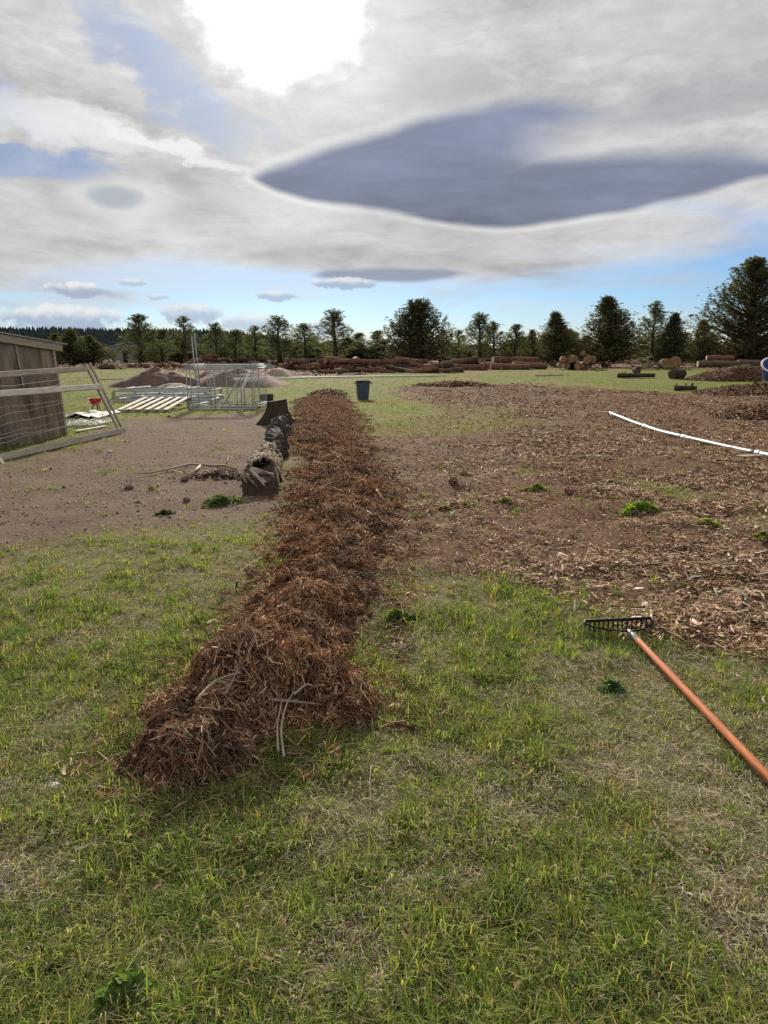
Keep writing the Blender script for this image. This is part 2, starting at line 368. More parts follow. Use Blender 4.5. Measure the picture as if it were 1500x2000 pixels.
M['rotwood'] = mat('dark_split_wood', (0.038, 0.026, 0.020), (0.13, 0.088, 0.066), 0.95, 0, 9, (1, 4, 4), 0.7)
M['lichen'] = mat('grey_lichen_bark', (0.022, 0.018, 0.015), (0.24, 0.225, 0.20), 0.95, 0, 14, (1, 0.5, 1), 1.0, col3=(0.062, 0.052, 0.044))
M['twig'] = mat('grey_twig', (0.16, 0.115, 0.085), (0.36, 0.285, 0.22), 0.85, 0, 12)
M['twigpale'] = mat('pale_peeled_stick', (0.30, 0.235, 0.175), (0.48, 0.395, 0.31), 0.8, 0, 10)
M['berm'] = mat('mulch_core', (0.034, 0.019, 0.013), (0.12, 0.062, 0.038), 0.95, 0, 26, (1, 1, 1), 1.0, 8, col3=(0.075, 0.036, 0.022))
M['hill'] = mat('far_forest', (0.010, 0.015, 0.019), (0.016, 0.023, 0.028), 0.95, 0, 0.06, (1, 1, 1), 0.0, 8, spec=0.0)

def plywood():
    m, t, b = newmat('weathered_plywood')
    tc = t.nodes.new('ShaderNodeTexCoord')
    def nz(sc, st, det):
        mp = t.nodes.new('ShaderNodeMapping'); mp.inputs['Scale'].default_value = st; t.links.new(tc.outputs['Object'], mp.inputs[0])
        n = t.nodes.new('ShaderNodeTexNoise'); n.inputs['Scale'].default_value = sc; n.inputs['Detail'].default_value = det; n.inputs['Roughness'].default_value = 0.6
        t.links.new(mp.outputs[0], n.inputs['Vector']); return n.outputs['Fac']
    a = nz(2.6, (1, 2.0, 0.45), 8); d = nz(1.3, (1, 1.2, 0.7), 5)
    r = t.nodes.new('ShaderNodeValToRGB'); r.color_ramp.elements[0].position = 0.30; r.color_ramp.elements[1].position = 0.72
    r.color_ramp.elements[0].color = (0.075, 0.055, 0.045, 1); r.color_ramp.elements[1].color = (0.42, 0.35, 0.275, 1)
    e = r.color_ramp.elements.new(0.48); e.color = (0.235, 0.185, 0.145, 1)
    t.links.new(a, r.inputs[0])
    r2 = t.nodes.new('ShaderNodeValToRGB'); r2.color_ramp.elements[0].position = 0.35; r2.color_ramp.elements[1].position = 0.65
    r2.color_ramp.elements[0].color = (0.54, 0.56, 0.60, 1); r2.color_ramp.elements[1].color = (0.88, 0.79, 0.69, 1)
    t.links.new(d, r2.inputs[0])
    mx = t.nodes.new('ShaderNodeMix'); mx.data_type = 'RGBA'; mx.blend_type = 'MULTIPLY'; mx.inputs[0].default_value = 1
    t.links.new(r.outputs[0], mx.inputs[6]); t.links.new(r2.outputs[0], mx.inputs[7])
    t.links.new(mx.outputs[2], b.inputs['Base Color']); b.inputs['Roughness'].default_value = 0.9
    return m
M['ply'] = plywood()

# ------------------------------------------------------------------ mesh helpers
def put(name, V, Fc, material, parent=None, smooth=False, base=None, cols=None, auto=False):
    """V in world space; origin goes to the parent's base or to `base`"""
    V = np.asarray(V, float)
    if parent is not None: o0 = np.array(parent['_o'] if '_o' in parent else (0, 0, 0))
    elif base is not None: o0 = np.array(base, float)
    else: o0 = np.zeros(3)
    me = bpy.data.meshes.new(name)
    me.from_pydata((V - o0).tolist(), [], Fc)
    me.materials.append(material)
    if smooth: me.polygons.foreach_set('use_smooth', [True] * len(me.polygons))
    if cols is not None:
        ca = me.color_attributes.new('Col', 'FLOAT_COLOR', 'POINT')
        cc = np.ones((len(V), 4), np.float32); cc[:, :3] = cols; ca.data.foreach_set('color', cc.ravel())
    me.update()
    ob = bpy.data.objects.new(name, me); COL.objects.link(ob)
    if parent is not None: ob.parent = parent
    else: ob.location = o0
    ob['_o'] = o0.tolist() if parent is None else list(parent['_o'])
    return ob

def bulk(name, V, pattern, cols, material, parent=None, smooth=False):
    """N copies of one little face pattern in a single mesh. V: (N, nv, 3), cols: (N, 3)"""
    N, nv, _ = V.shape
    lens_ = np.array([len(f) for f in pattern]); flat = np.concatenate([np.array(f) for f in pattern])
    me = bpy.data.meshes.new(name)
    me.vertices.add(N * nv)
    o0 = np.array(parent['_o']) if parent is not None else np.zeros(3)
    me.vertices.foreach_set('co', (V - o0).astype(np.float32).ravel())
    me.loops.add(N * len(flat))
    me.loops.foreach_set('vertex_index', (flat[None, :] + (np.arange(N) * nv)[:, None]).astype(np.int32).ravel())
    st = np.concatenate([[0], np.cumsum(lens_)[:-1]])
    me.polygons.add(N * len(lens_))
    me.polygons.foreach_set('loop_start', (st[None, :] + (np.arange(N) * len(flat))[:, None]).astype(np.int32).ravel())
    me.materials.append(material)
    ca = me.color_attributes.new('Col', 'FLOAT_COLOR', 'POINT')
    cc = np.ones((N, nv, 4), np.float32)
    cc[:, :, :3] = cols if cols.ndim == 3 else cols[:, None, :]
    ca.data.foreach_set('color', cc.ravel())
    me.update(calc_edges=True)
    if smooth: me.polygons.foreach_set('use_smooth', [True] * len(me.polygons))
    ob = bpy.data.objects.new(name, me); COL.objects.link(ob)
    if parent is not None: ob.parent = parent
    ob['_o'] = o0.tolist()
    return ob

def tag(o, label=None, cat=None, group=None, kind=None):
    if label: o['label'] = label
    if cat: o['category'] = cat
    if group: o['group'] = group
    if kind: o['kind'] = kind
    return o
def thing(name, base, label, cat, group=None):
    o = bpy.data.objects.new(name, None); COL.objects.link(o)
    o.location = base; o['_o'] = [float(v) for v in base]; o.empty_display_size = 0.1
    return tag(o, label, cat, group)

def nrm(v): v = np.asarray(v, float); return v / (np.linalg.norm(v) + 1e-12)
def tube(pts, rad_, n=8, cap=True):
    pts = np.asarray(pts, float); m = len(pts)
    rad_ = np.full(m, rad_) if np.isscalar(rad_) else np.asarray(rad_, float)
    V = []; Fc = []; ref = None
    for i in range(m):
        t = nrm(pts[min(i + 1, m - 1)] - pts[max(i - 1, 0)])
        if ref is None:
            ref = np.array([0, 0, 1.0]) if abs(t[2]) < 0.9 else np.array([1.0, 0, 0])
        a = nrm(np.cross(t, ref)); b = np.cross(a, t); ref = b
        for k in range(n):
            q = 2 * math.pi * k / n
            V.append(pts[i] + rad_[i] * (math.cos(q) * a + math.sin(q) * b))
    for i in range(m - 1):
        for k in range(n):
            Fc.append((i * n + k, i * n + (k + 1) % n, (i + 1) * n + (k + 1) % n, (i + 1) * n + k))
    if cap: Fc.append(tuple(range(n))[::-1]); Fc.append(tuple((m - 1) * n + k for k in range(n)))
    return V, Fc
def merge(parts):
    V = []; Fc = []
    for v, f in parts:
        o = len(V); V.extend(list(v)); Fc.extend([tuple(i + o for i in q) for q in f])
    return V, Fc
def beam(a, b, w, h, up=(0, 0, 1), bev=0.006):
    """board from a to b, w across, h along `up`, with chamfered long edges"""
    a, b = np.asarray(a, float), np.asarray(b, float); t = nrm(b - a); s = nrm(np.cross(t, up)); u = np.cross(s, t)
    bev = min(bev, w * 0.3, h * 0.3); prof = []
    for (x, y) in ((-w / 2 + bev, -h / 2), (w / 2 - bev, -h / 2), (w / 2, -h / 2 + bev), (w / 2, h / 2 - bev), (w / 2 - bev, h / 2), (-w / 2 + bev, h / 2), (-w / 2, h / 2 - bev), (-w / 2, -h / 2 + bev)):
        prof.append(s * x + u * y)
    V = [a + p for p in prof] + [b + p for p in prof]
    Fc = [(i, (i + 1) % 8, 8 + (i + 1) % 8, 8 + i) for i in range(8)] + [tuple(range(8))[::-1], tuple(range(8, 16))]
    return V, Fc
def rough_log(a, b, r0, r1, n=12, m=8, amp=0.08, seed=0, bow=0.0):
    a, b = np.asarray(a, float), np.asarray(b, float); t = nrm(b - a)
    s = nrm(np.cross(t, (0, 0, 1) if abs(t[2]) < 0.9 else (1, 0, 0))); u = np.cross(s, t); rg = np.random.default_rng(seed); L = np.linalg.norm(b - a)
    ph = rg.random(4) * 6.28; V = []; Fc = []
    for i in range(m):
        f = i / (m - 1); c0 = a + (b - a) * f + s * bow * math.sin(math.pi * f) * L
        r = r0 * (1 - f) + r1 * f
        for k in range(n):
            q = 2 * math.pi * k / n
            rr = r * (1 + amp * (math.sin(2 * q + ph[0]) * 0.6 + math.sin(3 * q + ph[1] + f * 2) * 0.5 + (rg.random() - 0.5) * 1.0))
            V.append(c0 + rr * (math.cos(q) * s + math.sin(q) * u))
    for i in range(m - 1):
        for k in range(n): Fc.append((i * n + k, i * n + (k + 1) % n, (i + 1) * n + (k + 1) % n, (i + 1) * n + k))
    return V, Fc, [tuple(range(n)), tuple((m - 1) * n + k for k in range(n))]
def log(name, a, b, r0, r1, label, cat='log', group=None, bark='logbark', cut='cut', seed=0, amp=0.06, bow=0.0, n=12):
    a, b = np.asarray(a, float), np.asarray(b, float)
    V, Fc, caps = rough_log(a, b, r0, r1, n, 7, amp, seed, bow)
    lo = (a + b) / 2; lo = np.array([lo[0], lo[1], min(v[2] for v in V)])
    root = thing(name, lo, label, cat, group)
    put('bark', V, Fc, M[bark], root, True)
    t = nrm(b - a); Vn = np.array(V)
    for cp, sg, ctr in ((caps[0], -1, a), (caps[1], 1, b)):
        ring = Vn[list(cp)]; c0 = ring.mean(0)
        v = np.vstack([ring * 0.985 + c0 * 0.015 + t * sg * 0.001, [c0 + t * sg * 0.012]])
        k = len(ring); fs = [((i + 1) % k, i, k) if sg < 0 else (i, (i + 1) % k, k) for i in range(k)]
        put('sawn_end', v, fs, M[cut], root)
    return root
def strips(Pn, L, Wd, yaw, pitch, roll, bend, curl):
    """little curved slivers; returns (N, 6, 3)"""
    cy, sy, cp, sp = np.cos(yaw), np.sin(yaw), np.cos(pitch), np.sin(pitch)
    d = np.stack([cy * cp, sy * cp, sp], 1); s = np.stack([-sy, cy, 0 * sy], 1); u = np.cross(d, s)
    cr, sr = np.cos(roll)[:, None], np.sin(roll)[:, None]
    s, u = s * cr + u * sr, u * cr - s * sr
    L, Wd, bend, curl = L[:, None], Wd[:, None], bend[:, None], curl[:, None]
    e0 = Pn - d * L / 2 - u * bend * L + s * curl * L; e1 = Pn + u * bend * L * 0.5; e2 = Pn + d * L / 2 - u * bend * L + s * curl * L
    return np.stack([e0 - s * Wd * 0.35, e0 + s * Wd * 0.35, e1 - s * Wd / 2, e1 + s * Wd / 2, e2 - s * Wd * 0.3, e2 + s * Wd * 0.3], 1)
STRIP = [(0, 1, 3, 2), (2, 3, 5, 4)]
def blades(Pn, H, Wd, yaw, lean, curve_):
    d = np.stack([np.cos(yaw), np.sin(yaw), 0 * yaw], 1); s = np.stack([-np.sin(yaw), np.cos(yaw), 0 * yaw], 1)
    z = np.array([0, 0, 1.0]); H, Wd, lean, curve_ = H[:, None], Wd[:, None], lean[:, None], curve_[:, None]
    m = Pn + z * H * 0.55 * np.cos(lean) + d * H * 0.55 * np.sin(lean)
    l2 = np.minimum(lean + curve_, 1.75)
    t = m + z * H * 0.5 * np.cos(l2) + d * H * 0.5 * np.sin(l2)
    return np.stack([Pn - s * Wd / 2, Pn + s * Wd / 2, m - s * Wd * 0.42, m + s * Wd * 0.42, t], 1)
BLADE = [(0, 1, 3, 2), (2, 3, 4)]
def pick(cols, n, w=None, jit=0.18, g=None):
    g = g or rng
    c_ = np.array(cols)[g.choice(len(cols), n, p=w)]
    return np.clip(c_ * (1 + (g.random((n, 1)) - 0.5) * 2 * jit) * (1 + (g.random((n, 3)) - 0.5) * 0.12), 0, 1)

# ------------------------------------------------------------------ ground
def ground():
    ys = np.concatenate([np.linspace(-40, 0.4, 14, endpoint=False), 0.4 + 7000 * (np.exp(np.linspace(0, 1, 520) ** 1.0 * 9.0) - 1) / (math.exp(9.0) - 1)])
    u = np.linspace(-1, 1, 321); xs = 2500 * np.sinh(u * 9.2) / math.sinh(9.2)
    xs = xs + 0.0
    X, Y = np.meshgrid(xs, ys)
    X = X * (0.35 + 0.65 * sst(0, 25, Y)) if False else X
    Z = gh(X, Y) * 1.0
    nx, ny = len(xs), len(ys)
    V = np.stack([X, Y, Z], 2).reshape(-1, 3)
    i = np.arange((ny - 1) * (nx - 1)); r = i // (nx - 1); q = i % (nx - 1); a = r * nx + q
    Fq = np.stack([a, a + 1, a + nx + 1, a + nx], 1)
    me = bpy.data.meshes.new('ground'); me.vertices.add(len(V)); me.vertices.foreach_set('co', V.astype(np.float32).ravel())
    me.loops.add(Fq.size); me.loops.foreach_set('vertex_index', Fq.astype(np.int32).ravel())
    me.polygons.add(len(Fq)); me.polygons.foreach_set('loop_start', (np.arange(len(Fq)) * 4).astype(np.int32))
    x, y = V[:, 0], V[:, 1]
    ca = me.color_attributes.new('Col', 'FLOAT_COLOR', 'POINT'); cc = np.ones((len(V), 4), np.float32)
    cc[:, 0] = m_dirt(x, y); cc[:, 1] = m_mulch(x, y); cc[:, 2] = m_far(x, y)
    ca.data.foreach_set('color', cc.ravel())
    me.update(calc_edges=True); me.polygons.foreach_set('use_smooth', [True] * len(me.polygons))
    m, t, b = newmat('field_ground'); me.materials.append(m)
    tc = t.nodes.new('ShaderNodeTexCoord'); at_ = t.nodes.new('ShaderNodeAttribute'); at_.attribute_name = 'Col'
    sp = t.nodes.new('ShaderNodeSeparateColor'); t.links.new(at_.outputs['Color'], sp.inputs[0])
    def nz(sc, det=6, st=(1, 1, 1), ro=0.6):
        mp = t.nodes.new('ShaderNodeMapping'); mp.inputs['Scale'].default_value = st; t.links.new(tc.outputs['Object'], mp.inputs[0])
        n = t.nodes.new('ShaderNodeTexNoise'); n.inputs['Scale'].default_value = sc; n.inputs['Detail'].default_value = det; n.inputs['Roughness'].default_value = ro
        t.links.new(mp.outputs[0], n.inputs['Vector']); return n.outputs['Fac']
    def ramp(fac, stops):
        r_ = t.nodes.new('ShaderNodeValToRGB'); els = r_.color_ramp.elements
        els[0].position, els[0].color = stops[0][0], (*stops[0][1], 1); els[1].position, els[1].color = stops[-1][0], (*stops[-1][1], 1)
        for p_, c_ in stops[1:-1]:
            e = els.new(p_); e.color = (*c_, 1)
        t.links.new(fac, r_.inputs[0]); return r_.outputs[0]
    def mix(f, a, b_):
        n = t.nodes.new('ShaderNodeMix'); n.data_type = 'RGBA'
        if hasattr(f, 'links'): t.links.new(f, n.inputs[0])
        else: n.inputs[0].default_value = f
        t.links.new(a, n.inputs[6]); t.links.new(b_, n.inputs[7]); return n.outputs[2]
    big = nz(0.22, 5); mid = nz(1.6, 7); fine = nz(26, 6, (1, 1, 1), 0.7); vf = nz(90, 4)
    grass = ramp(mid, [(0.30, (0.085, 0.074, 0.038)), (0.45, (0.135, 0.142, 0.046)), (0.58, (0.185, 0.182, 0.060)), (0.72, (0.27, 0.225, 0.11))])
    grass2 = ramp(fine, [(0.3, (0.045, 0.034, 0.020)), (0.55, (0.135, 0.115, 0.055)), (0.75, (0.28, 0.23, 0.13))])
    g_ = mix(0.45, grass, grass2)
    vfc = ramp(vf, [(0.32, (0.030, 0.022, 0.013)), (0.5, (0.13, 0.11, 0.052)), (0.72, (0.36, 0.30, 0.175))])
    g_ = mix(0.5, g_, vfc)
    lush = ramp(big, [(0.42, (0.17, 0.155, 0.048)), (0.60, (0.105, 0.165, 0.022))])
    # longer distances: the sward shows greener, mixed by patch
    cd = t.nodes.new('ShaderNodeSeparateXYZ'); t.links.new(tc.outputs['Object'], cd.inputs[0]); mr = t.nodes.new('ShaderNodeMapRange'); mr.clamp = True
    t.links.new(cd.outputs[1], mr.inputs[0]); mr.inputs[1].default_value = 4; mr.inputs[2].default_value = 16; mr.inputs[3].default_value = 0.18; mr.inputs[4].default_value = 0.62
    g_ = mix(mr.outputs[0], g_, lush)
    dirt = ramp(mid, [(0.28, (0.080, 0.055, 0.041)), (0.5, (0.142, 0.102, 0.075)), (0.75, (0.20, 0.148, 0.108))])
    dirt = mix(0.25, dirt, ramp(vf, [(0.34, (0.045, 0.031, 0.023)), (0.52, (0.15, 0.108, 0.079)), (0.74, (0.30, 0.235, 0.18))]))
    dirt = mix(0.35, dirt, ramp(fine, [(0.3, (0.050, 0.034, 0.026)), (0.6, (0.165, 0.12, 0.088)), (0.8, (0.30, 0.235, 0.18))]))
    mul = mix(0.5, ramp(mid, [(0.3, (0.072, 0.044, 0.030)), (0.55, (0.145, 0.095, 0.063)), (0.75, (0.23, 0.165, 0.112))]), ramp(fine, [(0.3, (0.038, 0.023, 0.016)), (0.55, (0.155, 0.094, 0.060)), (0.78, (0.40, 0.29, 0.20))]))
    far = mix(0.5, ramp(mid, [(0.3, (0.10, 0.065, 0.05)), (0.7, (0.24, 0.165, 0.12))]), ramp(fine, [(0.3, (0.06, 0.036, 0.028)), (0.7, (0.25, 0.17, 0.12))]))
    c_ = mix(sp.outputs[0], g_, dirt); c_ = mix(sp.outputs[2], c_, far); c_ = mix(sp.outputs[1], c_, mul)
    t.links.new(c_, b.inputs['Base Color']); b.inputs['Roughness'].default_value = 0.95; b.inputs['Specular IOR Level'].default_value = 0.02
    bp = t.nodes.new('ShaderNodeBump'); bp.inputs['Strength'].default_value = 0.9; bp.inputs['Distance'].default_value = 0.03
    t.links.new(fine, bp.inputs['Height']); t.links.new(bp.outputs[0], b.inputs['Normal'])
    o = bpy.data.objects.new('ground', me); COL.objects.link(o); tag(o, kind='structure')
ground()

# far forested ridge on the left
def hill():
    n = 220; m = 14; V = []; Fc = []; rg = np.random.default_rng(5)
    for i in range(n):
        a = R(-75 + 95 * i / (n - 1)); az = math.degrees(a)
        top = 2.05 * (1 - sst(-13, 4, az)) - 0.25 + 0.22 * (float(vnoise(az, 0, 0.22, 3)) - 0.5) + 0.10 * rg.random()
        for j in range(m):
            f = j / (m - 1); d = 900 + 500 * f
            V.append((d * math.sin(a), d * math.cos(a), -1 + (math.tan(R(max(top, -0.1))) * 1400 + 2) * (f ** 0.7) + (rg.random() - 0.5) * 3 * (0 < j) ))
    for i in range(n - 1):
        for j in range(m - 1):
            q = i * m + j; Fc.append((q, q + m, q + m + 1, q + 1))
    o = put('hill', V, Fc, M['hill'], base=(0, 0, 0)); tag(o, kind='structure')
hill()

# ------------------------------------------------------------------ mulch windrow
def windrow():
    base = np.array([BLINE[5][0], BLINE[5][1], gz(*BLINE[5])])
    root = thing('mulch_windrow', base, 'long low windrow of shredded red-brown bark running away through the middle', 'mulch pile')
    ys = 2.2 + 33 * (np.exp(np.linspace(0, 1, 330) * 3.2) - 1) / (math.exp(3.2) - 1); xs = np.linspace(-3.2, 0.9, 130)
    X, Y = np.meshgrid(xs, ys); H = berm(X, Y); Z = gh(X, Y) + H - 0.012
    nx = len(xs); keep = (H > 0.004); V = np.stack([X, Y, Z], 2).reshape(-1, 3)
    k = keep[:-1, :-1] | keep[1:, :-1] | keep[:-1, 1:] | keep[1:, 1:]
    r, q = np.nonzero(k); a = r * nx + q
    used = np.unique(np.concatenate([a, a + 1, a + nx, a + nx + 1])); idx = np.full(len(V), -1); idx[used] = np.arange(len(used))
    Fc = np.stack([idx[a], idx[a + 1], idx[a + nx + 1], idx[a + nx]], 1).tolist()
    put('core', V[used], Fc, M['berm'], root, True)
    # slivers of bark
    n = 750000; g = np.random.default_rng(21)
    y = 2.2 * (35 / 2.2) ** g.random(n); x = -3.2 + 4.1 * g.random(n)
    h = berm(x, y); k = (h > 0.008) | ((g.random(n) < 0.22) & (berm(x + 0.2, y) + berm(x - 0.3, y) + berm(x - 0.15, y) + berm(x, y + 0.16) > 0.01)); x, y, h = x[k], y[k], h[k]
    mx = 165000
    if len(x) > mx: s_ = g.choice(len(x), mx, replace=False); x, y, h = x[s_], y[s_], h[s_]
    n = len(x); near = 1 - sst(3.2, 8, y); kind = g.choice(3, n, p=[0.38, 0.54, 0.08]); u = g.random(n)   # crumbs, shreds, flat chunks
    L = np.choose(kind, [0.010 + 0.022 * u, 0.028 + 0.13 * u ** 2.6, 0.03 + 0.05 * u]) * (1 + 0.05 * np.clip(y - 5, 0, 20))
    Wd = np.choose(kind, [0.004 + 0.006 * g.random(n), 0.0018 + 0.0048 * g.random(n) ** 2.5, 0.006 + 0.009 * g.random(n)]) * (1 + 0.09 * np.clip(y - 3, 0, 18))
    e = 0.03; gx = (berm(x + e, y) - berm(x - e, y)) / (2 * e); gy = (berm(x, y + e) - berm(x, y - e)) / (2 * e)
    yaw = g.random(n) * 6.283; slope = gx * np.cos(yaw) + gy * np.sin(yaw)
    pitch = np.arctan(slope) * 0.9 + g.normal(0, 0.30, n)
    V = strips(np.stack([x, y, gh(x, y) + h + 0.004 + 0.028 * g.random(n) ** 2], 1), L, Wd, yaw, pitch, g.normal(0, 0.7, n), g.normal(0.04, 0.06, n), g.normal(0, 0.07, n))
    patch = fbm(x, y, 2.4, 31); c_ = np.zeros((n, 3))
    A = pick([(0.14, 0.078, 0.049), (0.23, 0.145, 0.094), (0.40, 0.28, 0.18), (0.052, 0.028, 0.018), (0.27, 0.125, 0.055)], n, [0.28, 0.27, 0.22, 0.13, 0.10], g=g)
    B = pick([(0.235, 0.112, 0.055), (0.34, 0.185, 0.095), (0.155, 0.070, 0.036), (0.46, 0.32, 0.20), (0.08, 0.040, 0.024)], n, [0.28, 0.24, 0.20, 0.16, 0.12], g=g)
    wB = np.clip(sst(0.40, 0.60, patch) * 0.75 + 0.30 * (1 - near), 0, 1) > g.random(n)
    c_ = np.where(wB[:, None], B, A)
    darker = sst(0.50, 0.66, fbm(x, y, 4.5, 36)) * (h < 0.14); c_ = c_ * (1.22 - 0.62 * darker)[:, None]  # shade of the hollows put into the chip colour on low patches
    far_ = sst(9, 22, y)[:, None]; c_ = c_ * (1 - 0.5 * far_) + np.array([0.36, 0.23, 0.145]) * 0.5 * far_  # tan of the far bark, lightened further to offset its backlit shade
    k = kind == 0
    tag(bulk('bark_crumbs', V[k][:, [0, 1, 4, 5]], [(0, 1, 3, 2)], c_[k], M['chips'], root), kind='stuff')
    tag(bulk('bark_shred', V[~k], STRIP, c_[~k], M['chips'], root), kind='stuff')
windrow()
def bz(x, y): return gz(x, y) + float(berm(np.array([x]), np.array([y]))[0])

# ------------------------------------------------------------------ mulch spread over the field
def field_chips():
    g = np.random.default_rng(33); n = 620000
    y = 3.2 * (46 / 3.2) ** (g.random(n) ** 0.9); x = (g.random(n) * 2 - 1) * (0.60 * y + 0.8)
    thin = sst(0.3, 2.6, x - 0.02 * y + (fbm(x, y, 0.8, 44) - 0.5) * 2.4)          # little bark next to the windrow, more to the right
    m = m_mulch(x, y); k = g.random(n) < m ** 1.3 * (0.42 + 0.58 * thin) * (0.35 + 0.65 * sst(0.36, 0.55, fbm(x, y, 1.4, 45))); x, y = x[k], y[k]
    if len(x) > 200000: s_ = g.choice(len(x), 200000, replace=False); x, y = x[s_], y[s_]
    n = len(x); kind = g.choice(2, n, p=[0.4, 0.6]); u = g.random(n)
    coarse = sst(-0.6, 1.6, x + (fbm(x, y, 1.0, 41) - 0.5) * 1.6) * sst(0.35, 0.6, fbm(x, y, 0.55, 42) + 0.12)
    L = np.where(kind == 0, 0.012 + 0.02 * u, 0.026 + 0.085 * u ** 2.0) * (0.75 + 0.55 * coarse) * (1 + 0.03 * np.clip(y - 6, 0, 25))
    Wd = np.where(kind == 0, 0.005 + 0.006 * g.random(n), 0.0040 + 0.0105 * g.random(n) ** 1.8) * (0.65 + 0.7 * coarse) * (1 + 0.06 * np.clip(y - 6, 0, 25))
    V = strips(np.stack([x, y, gh(x, y) + 0.003 + 0.022 * g.random(n) ** 1.6], 1), L, Wd, g.random(n) * 6.283, g.normal(0, 0.22, n), g.normal(0, 0.45, n), g.normal(0.04, 0.05, n), g.normal(0, 0.07, n))
    A = pick([(0.245, 0.118, 0.064), (0.165, 0.080, 0.045), (0.335, 0.185, 0.104), (0.075, 0.038, 0.025), (0.44, 0.29, 0.18)], n, [0.33, 0.23, 0.22, 0.10, 0.12], g=g)
    B = pick([(0.38, 0.255, 0.16), (0.49, 0.365, 0.245), (0.25, 0.145, 0.092), (0.62, 0.51, 0.39), (0.11, 0.062, 0.043)], n, [0.31, 0.25, 0.24, 0.08, 0.12], g=g)
    w = np.clip(0.14 + 0.75 * coarse * (0.55 + 0.45 * (1 - sst(8, 20, y))), 0, 1) > g.random(n)
    c_ = np.where(w[:, None], B, A); k = kind == 0
    o = bulk('bark_mulch', V[~k], STRIP, c_[~k], M['chips'])
    tag(o, 'shredded bark mulch spread over the right side of the field', 'mulch', kind='stuff')
    o = bulk('bark_fines', V[k][:, [0, 1, 4, 5]], [(0, 1, 3, 2)], c_[k], M['chips'])
    tag(o, 'fine bark crumbs between the chips of the right field', 'mulch', kind='stuff')
    # loose chips strayed into grass and bare soil
    n = 60000; y = 1.3 * (20 / 1.3) ** g.random(n); x = (g.random(n) * 2 - 1) * (0.62 * y + 0.8)
    near_m = np.maximum(m_mulch(x, y + 0.7), m_mulch(x - 0.3, y + 0.3)); nb = (berm(x + 0.25, y) + berm(x - 0.25, y) + berm(x, y + 0.3) > 0.01)
    p = 0.05 + 0.45 * near_m + 0.35 * nb; k = (g.random(n) < p * 0.6) & (m_mulch(x, y) < 0.5) & (berm(x, y) < 0.01); x, y = x[k], y[k]; n = len(x)
    V = strips(np.stack([x, y, gh(x, y) + 0.006 + 0.02 * g.random(n)], 1), 0.025 + 0.06 * g.random(n) ** 2, 0.003 + 0.007 * g.random(n) ** 2, g.random(n) * 6.283, g.normal(0, 0.2, n), g.normal(0, 0.4, n), g.normal(0.05, 0.06, n), g.normal(0, 0.1, n))
    o = bulk('scattered_chips', V, STRIP, pick([(0.20, 0.10, 0.06), (0.30, 0.21, 0.15), (0.42, 0.33, 0.25), (0.11, 0.06, 0.04)], n, None, g=g), M['chips'])
    tag(o, 'loose bark slivers strayed into the grass beside the mulch', 'mulch', kind='stuff')
field_chips()

